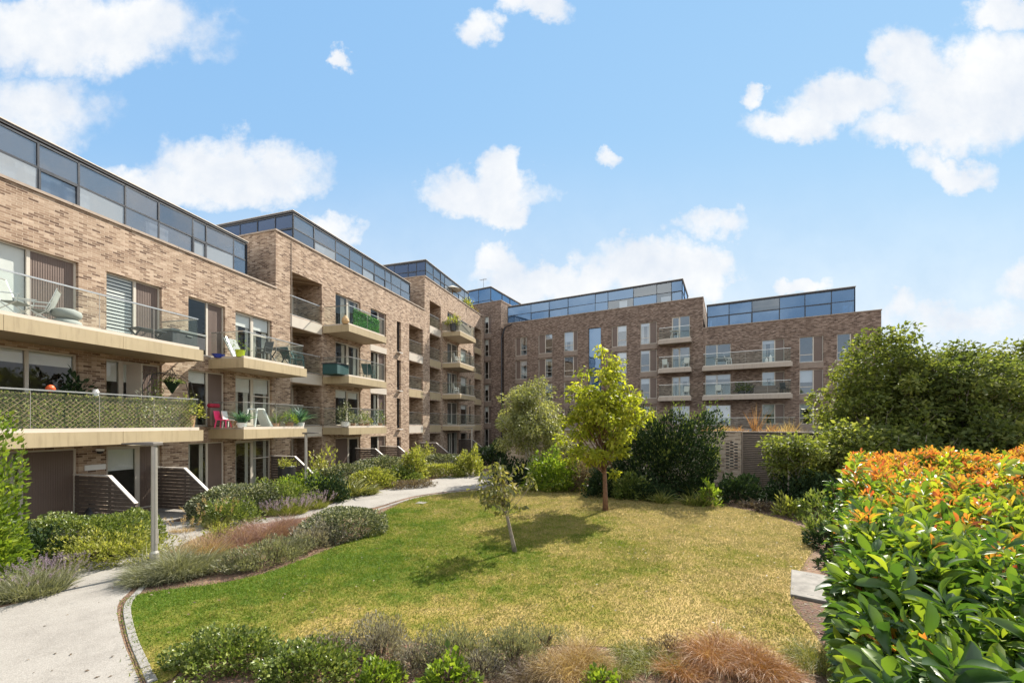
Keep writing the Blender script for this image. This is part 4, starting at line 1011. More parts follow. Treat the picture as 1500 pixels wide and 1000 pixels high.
ar.build('wire', M['black'], t); P = np.stack([rgl.uniform(-.6,.7,140), rgl.normal(0,.1,140), 1.93+rgl.normal(0,.06,140)],1); leaves(P, rgl.normal(0,1,P.shape), .09, .3, 'dry_stems', M['lf_brownish'], t, rgl)
t = thing('lantern', 'red orange paper lantern just above the near balustrade', 'lantern', FL1.P(FL1.u(74,1.3),1.3,LV[1]+1.04))
MB().lathe([(.03,0),(.07,.05),(.11,.1),(.07,.19),(.02,.22)],12).build('shade', M['orange'], t, smooth=True); MB().lathe([(.035,-1.02),(.03,-.02)],8).build('stand', M['black'], t)
t = thing('watering_jug', 'small white jug standing high behind the lower balustrade', 'jug', FL1.P(FL1.u(140,1.3),1.3,LV[1]+1.0))
MB().lathe([(.07,0),(.08,.1),(.06,.2),(.065,.22)],12).build('jug_body', M['white'], t); MB().box(-.14,.14,-.14,.14,-.98,-.002).build('stand', M['charcoal'], t); MB().tube([(.07,0,.17),(.12,0,.13),(.075,0,.05)],.012,6).build('handle', M['white'], t)

# second upper balcony
t = thing('bowl', 'blue plastic bowl on the near corner of the second upper balcony', 'bowl', on(320,.55,2))
MB().lathe([(.14,0),(.24,.14),(.25,.15),(.22,.14),(.12,.02)],16).build('basin', M['blue'], t)
pot_plant('lime green glazed planter with thin plant on the second upper balcony', on(352,1.9,2), M['lf_bright'], M['lime'], .19, .3, .6, 60, .1, .4, seed=31)
seat_chair('rattan_chair','dark high backed chair nearest the lime planter', on(386,1.75,2), rzL-1.5, M['charcoal'], h=1.0)
small_table('dark folding bistro table between chairs on the second upper balcony', on(408,1.7,2), rzL, M['black'], .95, .7, .73)
seat_chair('rattan_chair','dark teal chair behind the bistro table', on(424,1.55,2), rzL+1.6, M['teal'], h=.92)
seat_chair('rattan_chair','greenish chair at the right hand end of the second upper balcony', on(438,1.75,2), rzL+.6, M['teal'], h=.85)
t = thing('folded_table', 'pale folded table leaning against brick on the second upper balcony', 'table', FL1.P(U1(331)-.1,.55,LV[2]-.03), rzL)
MB().prism([(-.35,0),(-.30,0),(.28,.95),(.23,.96)],'x',-.3,.3).build('tabletop', M['greycloth'], t); MB().bar((-.2,-.3,.05),(-.2,.2,1.0),.03).build('leg', M['rail'], t)
# second lower balcony
t = thing('bag', 'dark grey hanging bag with red top beside the pink chair', 'bag', FL1.P(FL1.u(313,.35),.35,LV[1]), rzL)
MB().box(-.22,.22,-.12,.12,.02,.82).build('body', M['panel'], t, bevel=.04); MB().box(-.23,.23,-.13,.13,.83,1.0).build('top', M['red'], t, bevel=.05)
seat_chair('child_chair','bright pink plastic child chair on the lower balcony', on(327,1.2,1), rzL+.3, M['pink'], arms=False, h=.72, sh=.36, w=.36, back=.06)
seat_chair('child_chair','white plastic child chair beside the pink one', on(338,1.35,1), rzL+.3, M['white'], arms=False, h=.72, sh=.36, w=.36, back=.06)
small_table('tiny wooden stool beside the white child chair', on(343,1.7,1), rzL, M['wood'], .3, .3, .3, name='stool')
pot_plant('blue green spiky plant in white pot at the balcony corner', on(354,1.95,1), M['lf_teal'], M['white'], .2, .22, .8, 90, .16, .3, kind='grass', seed=33)
t = thing('drying_frame', 'white folding A shaped frame on the lower balcony', 'frame', on(378,1.6,1), rzL)
f = MB()
for y in (-.25,.25): f.bar((-.42,y,0),(-.30,y,.85),.06); f.bar((-.30,y,.85),(.05,y,.85),.06); f.bar((.05,y,.85),(.5,y,0),.07)
f.build('legs', M['white'], t); MB().prism([(-.06,.845),(.06,.845),(.62,.04),(.42,.04)],'y',-.24,.24).build('panel', M['white'], t)
pot_plant('upright green plant right of the white frame', on(404,1.85,1), M['lf_glossy'], M['terracotta'], .14, .2, .75, 60, .14, .3, kind='grass', seed=34)
t = thing('side_table', 'small round terracotta plant stand on the lower balcony', 'table', on(409,1.6,1))
MB().lathe([(.16,0),(.05,.06),(.04,.4),(.2,.46),(.2,.5)],14).build('stand', M['terracotta'], t)
pot_plant('leafy light green plant near the far end of the lower balcony', on(424,1.9,1), M['lf_bright'], M['terracotta'], .2, .25, .55, 280, .12, .5, seed=35)
pot_plant('bushy blue green plant in the glass corner of the lower balcony', on(440,1.9,1), M['lf_teal'], M['white'], .2, .25, .95, 170, .16, .3, kind='grass', seed=36)
# middle block
t = thing('hedge_screen', 'bright green artificial hedge panel hung inside the top balcony glass', 'screen', FL.P(U(521,BAL), BAL-.2, LV[3]-.0), rzL)
w = U(565,BAL)-U(521,BAL)-.2; MB().box(0,w,.012,.03,.02,1.0).build('mesh_backing', M['lf_dark'], t)
N = 2600; P = np.stack([rgl.random(N)*w, rgl.normal(-.0,.012,N), .02+rgl.random(N)*.98],1); T = np.stack([rgl.normal(0,1,N), -np.abs(rgl.normal(0,.5,N)), rgl.normal(0,1,N)],1)
leaves(P, T, .06+.04*rgl.random(N), .5, 'leaves', M['lf_fake'], t, rgl)
t = thing('wicker_basket', 'orange wicker basket at the corner of the green screened balcony', 'basket', on(506,1.95,3))
MB().lathe([(.16,0),(.22,.15),(.19,.3),(.08,.46),(.03,.5)],16).build('weave', M['wicker'], t)
t = thing('planter_box', 'large dark box on the near side of the middle block balcony', 'planter', on(492,1.3,2), rzL)
MB().box(-.55,.55,-.5,.5,0,.6).build('box_body', M['teal'], t, bevel=.03); MB().box(-.58,.58,-.53,.53,.602,.66).build('lid', M['charcoal'], t)
t = seat_chair('lounge_chair','reclining dark chair on the middle block balcony, second floor', on(541,1.7,2), rzL+1.8, M['teal'], h=.95, sh=.38, w=.6, back=.42)
pot_plant('tall variegated ivy cone at the corner of the first floor balcony', on(505,1.85,1), M['lf_varieg'], M['white'], .26, .3, 1.25, 420, .13, .5, seed=41)
small_table('small grey cafe table on the middle block first floor balcony', on(546,1.6,1), rzL, M['greybox'], .6, .6, .72)
for px, lab, mm, hh in ((517,'trailing pale plant right of the ivy cone',M['lf_varieg'],.6),(529,'loose green plant left of the cafe table',M['lf_glossy'],.8),(537,'pale leafed plant close to the cafe table',M['lf_yellow'],.6),(557,'tall leafy plant right of the cafe table',M['lf_glossy'],1.1)):
    pot_plant(lab, on(px,1.85,1), mm, M['terracotta'], .16, .22, hh, 200, .12, .45, seed=px)
# far block
t = thing('reed_screen', 'brown reed screen round the top balcony of the far block', 'screen', FL.P(U(674,BAL)+.16, BAL-.2, LV[4]), rzL)
w = U(697,BAL)-U(674,BAL)-.32; rs = MB()
for i in range(60): rs.box(w*i/60, w*(i+.85)/60, 0,.015,.03,.98+.04*math.sin(i*2.3))
rs.build('reeds', M['bark_grey'], t); rs = MB()
for i in range(40): rs.box(-.02,-.005,.03+2.0*i/40,.03+2.0*(i+.85)/40,.03,.98)
rs.build('reeds', M['bark_grey'], t)
pot_plant('yellow green plant spilling over the reed screened top balcony', on(664,1.4,4), M['lf_yellow'], M['charcoal'], .35, .7, .9, 330, .2, .4, seed=51)
pot_plant('dry bushy plant on the roof terrace of the far block', FL.P(U(686,-.2),-.45,16.4), M['lf_yellow'], M['terracotta'], .35, .25, .9, 260, .22, .5, seed=52)
pot_plant('smaller dry plant farther along the far block roof terrace', FL.P(U(697,-.2),-.45,16.4), M['lf_brownish'], M['terracotta'], .3, .25, .6, 200, .2, .5, seed=53)
seat_chair('garden_chair','white chair on the third floor balcony of the far block', on(669,1.4,3), rzL+.8, M['white'], h=1.0)
seat_chair('garden_chair','white chair on the second floor balcony of the far block', on(668,1.4,2), rzL+.8, M['white'], h=1.05)
t = thing('parasol', 'pale open parasol on the roof terrace of the far block', 'parasol', FL.P(U(668,-.2),-.6,15.4))
MB().lathe([(1.0,2.15),(.05,2.6),(.02,2.62)],10).build('canopy', M['curtain'], t); MB().tube([(0,0,0),(0,0,2.6)],.025,8).build('pole', M['wood'], t)
# right range balconies
def onR(px, out, z): return FR.P(FR.u(px,out), out, z)
for px, z, lab in ((975,RL[2][0],'white chair at left on the third floor balcony facing the camera'),(1004,RL[2][0],'white chair at right end of the third floor balcony facing the camera'),(1004,RL[1][0],'white chair behind the right glass of the second floor balcony'),
                   (1053,RL[1][0],'white chair on the lower long balcony by the open door')):
    seat_chair('garden_chair', lab, onR(px,.6,z+.1), FR.rz+3.0+.3*(px % 3), M['white'], h=.95, w=.5)
small_table('round topped white table on the top small balcony', onR(988,.6,RL[3][0]+.1), FR.rz, M['white'], .8,.7,.85)
for px, lab in ((1058,'white table at the left of the upper long balcony'),): small_table(lab, onR(px,.6,RL[2][0]+.08), FR.rz, M['white'], 1.3,.6,.72)
seat_chair('garden_chair','white chair on the upper long balcony beside the white table', onR(1068,.6,RL[2][0]+.08), FR.rz+1.5, M['white'], h=.9)
for px, lab in ((1123,'white candle lantern left of its twin on the upper long balcony'),(1128.5,'taller white candle lantern right of its twin, upper long balcony')):
    t = thing('lantern', lab, 'lantern', onR(px,.8,RL[2][0]+.08)); h = .45 if px < 1125 else .7
    MB().lathe([(.13,0),(.13,h*.7),(.04,h*.9),(.03,h)],8).build('body', M['white'], t)
for px, lab, w_ in ((1086,'dark bushy pot plants at the left of the lower long balcony',.5),(1094,'dark bushy pot plants right of the others on the lower long balcony',.4)):
    pot_plant(lab, onR(px,.6,RL[1][0]+.08), M['lf_maple2'], M['charcoal'], .3, .35, .85, 240, .2, .5, seed=px)
t = thing('sofa', 'low dark outdoor sofa on the lower long balcony', 'sofa', onR(1122,.6,RL[1][0]+.08), FR.rz)
MB().box(-.9,.9,-.35,.35,.1,.42).build('seat', M['panel'], t, bevel=.03); MB().box(-.9,.9,.2,.36,.43,.78).build('backrest', M['panel'], t, bevel=.03)
for s in (-1,1): MB().box(s*.92-.06,s*.92+.06,-.35,.35,.0,.6).build('armrest', M['panel'], t, bevel=.02)
seat_chair('rattan_chair','dark chair at the right end of the lower long balcony', onR(1149,.6,RL[1][0]+.08), FR.rz+2.6, M['charcoal'], h=.95)
# ------------------------------------------------------------------ vegetation
def gp(px, py): g = at(px, py); return (g[0], g[1], 0)
def dp_(px, Y): g = at_depth(px, Y); return (g[0], g[1], 0)
# trees
tree('garden_tree', 'lime green young tree with a straight brown trunk in the lawn', gp(887,748), 5.55, .085, (-.05,.1,3.6,1.62,1.5,2.4), 120, 8600, .165, .5, M['lf_tree'], M['bark'], 3, first=.33, sig=.19, egg=.40, droop=.6)
MBs = MB().tube([(0,0,0),(0,0,1.15)],[.035,.03],8)
t = thing('tree_stake', 'brown wooden stake behind the trunk of the lime green tree', 'stake', (gp(887,748)[0]+.14, gp(887,748)[1]+.55, 0)); MBs.build('post', M['bark'], t)
tree('young_tree', 'thin leaning young tree with sparse drooping leaves in front of the path', gp(755,808), 2.4, .05, (-.42,.05,1.68,.78,.6,.78), 40, 760, .135, .52, M['lf_young'], M['bark_grey'], 8, first=.45, sig=.10, lean=(-.1,0), droop=1.0)
tree('birch', 'pale grey green multi-stemmed birch in front of the garden wall', dp_(781,22.4), 5.8, .065, (-.2,0,3.5,2.2,1.8,2.35), 130, 19000, .14, .5, M['lf_birch'], M['bark_birch'], 5, first=.34, stems=5, sig=.30, egg=.48, droop=.4)
tree('bushy_tree', 'tall leafy tree at right, nearest the end of the far apartment block', dp_(1305,19.0), 7.9, .14, (0,0,4.0,3.0,2.6,3.7), 200, 36000, .17, .62, M['lf_maple'], M['bark_grey'], 22, first=.12, stems=3, sig=.40, egg=.36)
tree('bushy_tree', 'dense dark leafy tree right of the first, behind the orange hedge top', dp_(1400,17.8), 7.3, .14, (0,0,3.7,3.1,2.6,3.5), 200, 36000, .17, .62, M['lf_maple2'], M['bark_grey'], 23, first=.12, stems=3, sig=.40, egg=.25)
tree('bushy_tree', 'dark leafy tree at the right edge of the picture', dp_(1520,18.6), 6.4, .14, (0,0,3.3,2.7,2.4,2.9), 170, 32000, .17, .62, M['lf_maple2'], M['bark_grey'], 14, first=.15, stems=2, sig=.42, egg=.25)
tree('bushy_tree', 'low rounded leafy tree under the taller ones, left of the orange hedge', dp_(1240,16.6), 3.3, .10, (0,0,1.75,1.5,1.3,1.55), 80, 17000, .15, .62, M['lf_maple'], M['bark_grey'], 15, first=.12, stems=4, sig=.42, egg=.15)
tree('bushy_tree', 'dark understorey tree between the tall trees and the hedge', dp_(1330,16.2), 3.3, .09, (0,0,1.5,2.3,1.0,1.4), 80, 11000, .19, .6, M['lf_maple2'], M['bark_grey'], 16, first=.1, stems=4, sig=.42)
tree('bushy_tree', 'dark understorey tree at far right behind the orange leaves', dp_(1465,15.6), 3.7, .09, (0,0,1.7,2.2,1.0,1.6), 80, 11000, .19, .6, M['lf_maple2'], M['bark_grey'], 17, first=.1, stems=4, sig=.42)
tree('bushy_tree', 'distant treetop showing above the others at the far right edge', dp_(1503,30), 9.6, .2, (0,0,6.6,2.2,2.4,3.0), 70, 9000, .3, .6, M['lf_maple2'], M['bark_grey'], 18, first=.4, sig=.7)
tree('shrub_tree', 'open shrub with bare pale forked stems in front of the louvre screen', dp_(1153,16.4), 2.9, .05, (.15,0,1.95,.95,.8,.85), 50, 4600, .15, .5, M['lf_maple'], M['bark_birch'], 19, first=.35, stems=5, sig=.3, cat='shrub')

# evergreen hedge in front of the wall
hx = dp_(970,18.6)
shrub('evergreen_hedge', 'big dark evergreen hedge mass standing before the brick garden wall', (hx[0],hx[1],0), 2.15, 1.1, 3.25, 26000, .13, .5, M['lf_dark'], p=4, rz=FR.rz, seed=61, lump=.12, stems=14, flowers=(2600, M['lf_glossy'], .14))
S_ = [ # name, label, px, depth, rx, ry, h, n, L, W, material, seed, extra
 ('shrub','bright yellow green leafy shrub at the foot of the birch',812,19.8,1.35,.9,1.55,5200,.15,.55,'lf_bright',71,{}),
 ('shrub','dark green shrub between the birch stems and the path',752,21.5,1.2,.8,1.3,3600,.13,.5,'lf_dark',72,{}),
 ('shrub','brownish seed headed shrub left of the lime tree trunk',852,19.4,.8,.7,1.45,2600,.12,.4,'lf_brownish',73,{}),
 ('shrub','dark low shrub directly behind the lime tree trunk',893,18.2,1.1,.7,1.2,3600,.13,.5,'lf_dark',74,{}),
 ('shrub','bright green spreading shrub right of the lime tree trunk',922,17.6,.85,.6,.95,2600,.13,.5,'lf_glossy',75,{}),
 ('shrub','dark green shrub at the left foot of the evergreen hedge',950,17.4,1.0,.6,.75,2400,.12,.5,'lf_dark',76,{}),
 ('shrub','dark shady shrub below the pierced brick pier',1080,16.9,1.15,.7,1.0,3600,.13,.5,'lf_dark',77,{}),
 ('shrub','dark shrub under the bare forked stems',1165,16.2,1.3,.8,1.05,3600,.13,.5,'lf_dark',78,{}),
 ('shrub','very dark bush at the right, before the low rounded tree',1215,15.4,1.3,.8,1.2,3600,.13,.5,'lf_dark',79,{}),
 ('shrub','small yellow green rosette shrub at the right corner of the lawn',1154,14.3,.42,.4,.55,420,.17,.35,'lf_yellow',80,{}),
 ('shrub','low dark leaved shrub with pale tips beside the hedge end',1196,13.6,.65,.5,.75,900,.15,.4,'lf_glossy',81,{}),
 ('shrub','small bright rosette plant on a thin stem before the dark hedge',1039,15.9,.34,.3,.95,300,.17,.4,'lf_bright',82,{'shell':.3}),
 ('shrub','small bronze plant at the edge of the lawn, far right bed',1122,15.0,.4,.3,.32,420,.1,.4,'lf_brownish',83,{}),
 ('shrub','small dark leafed weed growing between the slab and the tall hedge',1222,9.1,.3,.3,.35,420,.09,.5,'lf_dark',126,{}),
 ('shrub','low dark green shrub in the narrow bed behind the slab',1212,10.6,.5,.4,.55,900,.11,.45,'lf_dark',127,{}),
 ('shrub','low green plant in the narrow bed halfway to the lawn corner',1205,12.0,.5,.4,.5,700,.12,.4,'lf_glossy',128,{}),
 # left edge and left bed
 ('shrub','tall bright green bush cut by the left edge of the picture',-64,7.9,.85,.9,2.9,15000,.095,.55,'lf_bright',84,{'p':2.6}),
 ('clipped_hedge','glossy green low hedge in front of the nearest slatted divider',120,10.3,1.75,.62,.86,9000,.075,.6,'lf_glossy',85,{'p':3.4,'rz':-.05}),
 ('clipped_hedge','glossy hedge end beside the near lamp post and path',196,11.0,.62,.6,.86,3600,.075,.6,'lf_glossy',86,{'p':3}),
 ('shrub','loose yellow green shrub spilling over the near path edge',152,9.55,1.25,.6,.62,6500,.07,.42,'lf_yellow',87,{'lump':.22}),
 ('shrub','dark leafy gap plant between the left bush and the yellow shrub',52,9.3,.75,.6,.85,3200,.08,.5,'lf_dark',88,{}),
 # island bed
 ('clipped_hedge','small leaved evergreen hedge with rounded end where path meets lawn',505,11.9,1.25,.9,.72,13000,.06,.6,'lf_varieg',89,{'p':3,'rz':.9}),
 ('shrub','low grey green lavender mound along the lawn edge of the island bed',400,9.5,1.0,.42,.5,7000,.07,.22,'lf_grey',90,{'rz':1.05,'upb':1.0}),
 ('shrub','silvery mauve mound joining the lavender to the clipped hedge',462,10.75,.85,.5,.52,5200,.07,.25,'lf_silver',91,{'rz':1.0,'upb':1.0}),
 ('shrub','small round silver lavender ball alone on the bare soil',341,9.0,.36,.28,.34,1700,.07,.2,'lf_grey',92,{'upb':1.0}),
 ('shrub','yellow green sprig shrub between lamp post grasses and red grass',326,10.9,.4,.35,.6,900,.07,.4,'lf_yellow',93,{}),
 # left bed of the far path
 ('clipped_hedge','dark variegated hedge running along the terrace at mid distance',352,14.6,1.55,.8,1.0,8500,.09,.55,'lf_varieg',94,{'p':3,'rz':.6}),
 ('shrub','green rounded shrub left of the purple flowers',335,13.3,.95,.6,.72,4200,.08,.5,'lf_glossy',95,{}),
 ('shrub','mid green mounded shrub right behind the purple flowers',405,15.4,1.35,.85,1.0,6000,.09,.5,'lf_glossy',96,{}),
 ('shrub','light green shrub left of the mid distance lamp post',440,17.2,1.2,.8,1.0,4600,.10,.5,'lf_bright',97,{}),
 ('shrub','dark green shrub right of the mid distance lamp post',478,17.0,.95,.7,1.0,4200,.10,.5,'lf_dark',98,{}),
 ('shrub','yellow flowering airy shrub by the wall between dividers',473,21.0,.9,.7,1.75,900,.17,.45,'lf_yellow',99,{'shell':.8}),
 ('clipped_hedge','variegated hedge at the foot of the middle block terrace',505,21.5,1.9,.8,1.05,6500,.11,.55,'lf_varieg',100,{'p':3,'rz':.9}),
 ('clipped_hedge','pale variegated hedge before the black slatted divider',560,24.5,1.9,.8,1.2,6000,.12,.55,'lf_varieg',101,{'p':3,'rz':1.0}),
 ('shrub','rounded green gold shrub on the path bend',548,20.6,1.1,.8,1.05,4200,.12,.5,'lf_yellow',102,{}),
 ('shrub','upright golden shrub at the bend of the far path',607,22.5,.62,.6,1.85,2600,.14,.5,'lf_yellow',103,{'p':2.6}),
 ('shrub','low green mound in front of the golden shrub',588,21.8,.95,.7,.85,2600,.12,.5,'lf_glossy',104,{}),
 ('shrub','flat brown ground cover at the very tip of the far bed',605,20.6,1.15,.55,.34,2600,.09,.3,'lf_brownish',105,{'rz':.5}),
 ('clipped_hedge','dark flat topped hedge beyond the golden shrub',646,27.0,1.5,.8,1.15,4200,.13,.55,'lf_varieg',106,{'p':4,'rz':.1}),
 ('clipped_hedge','light green front hedge along the far side of the path',648,24.8,1.35,.6,.75,3800,.12,.5,'lf_yellow',107,{'p':4}),
 ('shrub','yellow green round shrub at the end of the far hedge',688,25.5,.85,.8,1.55,3000,.14,.5,'lf_yellow',108,{}),
 ('shrub','small gold shrub poking above the far hedge',624,28.5,.7,.6,1.5,1200,.15,.5,'lf_yellow',109,{}),
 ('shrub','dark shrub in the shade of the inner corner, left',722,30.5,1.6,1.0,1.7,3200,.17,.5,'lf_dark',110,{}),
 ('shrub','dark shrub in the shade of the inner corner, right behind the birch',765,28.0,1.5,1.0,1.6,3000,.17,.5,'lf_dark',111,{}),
 ('shrub','green mossy looking shrub at the foot of the pierced wall',838,21.8,1.4,.6,1.25,3200,.12,.5,'lf_glossy',112,{}),
 # front bed
 ('shrub','glossy green ground hugging shrub at the bottom left of the lawn',335,5.55,.72,.42,.34,5200,.05,.65,'lf_glossy',113,{'p':2.8}),
 ('shrub','glossy green shrub continuing right along the bottom edge',450,5.25,.62,.36,.34,4600,.05,.65,'lf_glossy',114,{'p':2.8}),
 ('shrub','silvery lavender dome at the bottom centre of the picture',556,5.72,.40,.32,.44,4600,.05,.2,'lf_silver',115,{'upb':1.0}),
 ('shrub','low mauve grey heath behind the glossy ground cover',485,5.75,.45,.2,.26,2200,.045,.25,'lf_silver',116,{'upb':.8}),
 ('shrub','bright little leaved plant at bottom centre before the lavender',555,5.05,.30,.22,.26,1400,.05,.65,'lf_bright',117,{}),
 ('shrub','grey lavender mound right of the bottom centre',668,5.55,.46,.32,.40,4600,.05,.2,'lf_grey',118,{'upb':1.0}),
 ('shrub','broad leaved light green plant among the bottom lavenders',655,5.0,.30,.22,.34,420,.08,.7,'lf_bright',119,{}),
 ('shrub','grey lavender mound beside the bleached dry grass',752,5.6,.44,.3,.38,4200,.05,.2,'lf_grey',120,{'upb':1.0}),
 ('shrub','dry twiggy grey plant low between the bottom lavenders and bleached grass',705,5.25,.3,.24,.28,1800,.05,.2,'lf_silver',122,{'upb':.6}),
 ('shrub','small leafy green weed at the bottom edge, right of centre',880,5.0,.22,.18,.2,420,.06,.6,'lf_bright',123,{}),
 ('shrub','brown twiggy low plant between the two sedges at the bottom',985,5.75,.34,.2,.2,1100,.05,.2,'lf_brownish',124,{'upb':.4}),
 ('shrub','low grey green heath at the lawn edge in front of bleached grass',800,5.95,.42,.2,.2,1500,.045,.2,'lf_grey',125,{'upb':.6}),
 ('shrub','faded lavender mound left of the bottom centre, rightmost of its row',612,5.4,.30,.25,.34,2600,.05,.2,'lf_silver',121,{'upb':1.0}),
]
for nm, lab, px, Y, rx, ry, h, n, L, W, mm, sd_, ex in S_:
    shrub(nm, lab, dp_(px, Y), rx, ry, h, n, L, W, M[mm], seed=sd_, **ex)
# flowering and grassy plants
def G_(name, label, px, Y, rx, ry, h, n, wd, mm, seed, cat='grass', **k): grass_plant(name, label, cat, dp_(px, Y), rx, ry, h, n, wd, M[mm], seed=seed, **k)
G_('lavender','grey green lavender with mauve spikes at the lower left edge',38,7.75,.62,.5,.5,2200,.011,'lf_grey',131,'lavender',plumes=(130,M['lf_purple'],.62,.10),droop=.25,part='foliage')
G_('lavender','mauve flowering lavender right of the lower left one, by the path',78,8.45,.3,.25,.42,700,.007,'lf_grey',132,'lavender',plumes=(90,M['lf_purple'],.55,.10),droop=.25,part='foliage')
G_('ornamental_grass','broad grey green tufted grass around the foot of the near lamp post',258,8.75,.72,.5,.72,4200,.011,'lf_grey',133,droop=.4,plumes=(60,M['lf_brownish'],.9,.07))
G_('ornamental_grass','grey green tuft touching the lawn corner below the lamp post',222,8.35,.42,.34,.46,1600,.010,'lf_grey',134,droop=.5)
G_('ornamental_grass','airy brown seeded grass right of the near lamp post',296,9.8,.5,.35,.75,1500,.005,'lf_straw',135,droop=.25,plumes=(40,M['lf_brownish'],.95,.08))
G_('ornamental_grass','reddish feathery grass drift in the island bed, left part',372,11.2,1.0,.55,.62,6500,.008,'lf_red',136,rz=.85,droop=.3)
G_('ornamental_grass','reddish feathery grass drift in the island bed, right part',425,12.1,1.0,.55,.60,6500,.008,'lf_red',137,rz=.85,droop=.3)
G_('ornamental_grass','thin red grass at the left end of the reddish drift',340,10.3,.4,.4,.6,1500,.007,'lf_red',138,droop=.3)
G_('fountain_grass','fountain grass with tan bottle brush plumes where the path splits',316,12.7,.3,.25,.55,500,.008,'lf_sedge',139,plumes=(16,M['lf_straw'],.95,.24),droop=.5)
G_('fountain_grass','low tan plume grass at the edge of the side path',268,12.2,.3,.2,.3,240,.007,'lf_straw',140,plumes=(14,M['lf_straw'],.5,.2),droop=.5)
G_('flowering_perennial','purple flowering perennial at the front of the mid bed',418,14.6,.68,.45,.5,1500,.010,'lf_sedge',141,'flower',plumes=(240,M['lf_purple'],.62,.14),droop=.2)
G_('flowering_perennial','second purple flowering perennial right of the first, by the path',462,15.6,.42,.35,.5,800,.010,'lf_sedge',142,'flower',plumes=(130,M['lf_purple'],.66,.14),droop=.2)
G_('sword_leaf_plant','arching sword leaved plant in the middle of the path side bed',512,18.2,.5,.45,1.25,340,.05,'lf_sword',143,'plant',droop=.45,spread=.9)
G_('sword_leaf_plant','second sword leaved plant nearer the lamp post',488,17.2,.4,.4,1.0,260,.045,'lf_sword',144,'plant',droop=.45,spread=.9)
G_('sword_leaf_plant','low arching strap leaved plant at the far bed edge',535,18.6,.45,.4,.7,260,.04,'lf_sword',145,'plant',droop=.5,spread=1.0)
for px, Y, lab in ((952,17.0,'upright fern left of the others under the dark hedge'),(968,16.6,'upright pale fern before the dark hedge'),(1012,16.2,'fern tuft right of centre under the dark hedge'),(1025,16.0,'broad fern tuft beside the small bright rosette')):
    G_('fern', lab, px, Y, .32,.28,.75,170,.04,'lf_sedge',int(px),'fern',droop=.35,spread=.8)
for px, Y, lab, h in ((1095,15.8,'thin dry stems before the dark shrub below the pier',.6),(1115,15.6,'arching dull grass beside the bare forked stems',.6)):
    G_('ornamental_grass', lab, px, Y, .3,.28,h,170,.02,'lf_brownish',int(px),droop=.45,spread=.8)
# front bed grasses
G_('ornamental_grass','bleached dry grass mass at the bottom right of centre',835,5.35,.48,.34,.46,3000,.004,'lf_straw',151,droop=.5)
G_('ornamental_grass','dull purple brown dry grass beside the bleached one',775,5.15,.36,.28,.38,1900,.004,'lf_brownish',152,droop=.5)
G_('ornamental_grass','green and yellow sedge tuft in the bottom bed, left one',955,5.45,.26,.22,.38,900,.005,'lf_sedge',153,droop=.6)
G_('ornamental_grass','green and yellow sedge tuft in the bottom bed, right one',905,5.3,.2,.18,.34,600,.005,'lf_sedge',154,droop=.6)
G_('ornamental_grass','copper brown sedge at the bottom, largest of the three',1062,5.55,.42,.34,.58,3000,.004,'lf_orange',155,droop=.6)
G_('ornamental_grass','copper brown sedge at the bottom, right hand tuft',1120,5.25,.34,.3,.5,2000,.004,'lf_orange',156,droop=.6)
G_('ornamental_grass','copper brown sedge at the bottom, low left tuft',1000,5.3,.3,.25,.42,1500,.004,'lf_orange',157,droop=.6)
G_('ornamental_grass','thin yellowing sedge at the lawn corner right of the bleached grass',925,5.75,.3,.2,.3,700,.005,'lf_sedge',159,droop=.6)
G_('ornamental_grass','pale green sedge at the foot of the tall hedge',1190,5.5,.3,.3,.45,900,.005,'lf_sedge',158,droop=.7)
for px, py, lab in ((728,862,'small green weed tuft left in the dry lawn'),(1062,918,'green weed tuft at the lower right of the lawn'),(785,838,'tiny weed beside the leaning tree shadow')):
    g = gp(px, py); grass_plant('weed', lab, 'weed', g, .1,.08,.09,90,.008,M['lf_bright'],seed=px,droop=.7)
# dry planting on the terrace edge above the garden wall
for i, (px, h, mm, n) in enumerate(((800,.35,'lf_straw',260),(850,.5,'lf_straw',420),(895,.45,'lf_straw',420),(925,.6,'lf_straw',420),(955,.6,'lf_straw',380),(1045,.5,'lf_orange',300),(1065,.6,'lf_straw',300),(1085,.5,'lf_orange',260),(1106,1.45,'lf_orange',120),(1128,.7,'lf_orange',160),(1150,.8,'lf_straw',120),(1168,.5,'lf_straw',160))):
    u_ = gu(px); lab = ['dry straw grass over the wall behind the birch','dry straw grass over the pierced wall','straw grass above the wall behind the lime tree, left clump','straw grass above the wall behind the lime tree, right clump','pale straw grass at the left of the dark hedge top','rusty dry plant left of the brick pier top','straw grass on top of the pierced pier','low rusty plant at the louvre screen corner','tall rusty dry spire standing over the louvre screen','short rusty spires right of the tall one','pale pointed seed heads near the end of the louvre screen','low straw grass at the right end of the terrace edge'][i]
    p = GW.P(u_, -.55, 2.72)
    grass_plant('dry_plant', lab, 'plant', p, .6 if h < 1 else .12, .2 if h < 1 else .1, h, n if h < 1 else 45, .022, M[mm], seed=200+i, droop=.15 if h < 1 else .03, spread=.3 if h < 1 else .12)

# ------------------------------------------------------------------ the tall photinia hedge beside the camera
t = thing('photinia_hedge', 'big glossy hedge with orange and red young leaves close to the camera', 'hedge', (0,0,0))
rh = np.random.default_rng(77)
def htop(x, y): return 2.43 + .055*np.maximum(y-1.5,0) + .09*np.sin(x*2.1+y*1.3) + .07*np.sin(y*3.7-x*1.1) + .05*np.sin(x*6.1)*np.sin(y*5.3)
def hin(x, y): return (x > .83*y+.08+.03*np.sin(y*5)) & (x > 1.1) & (y > .7) & (y < 6.75+.12*np.sin(x*3)) & (x < 10.5)
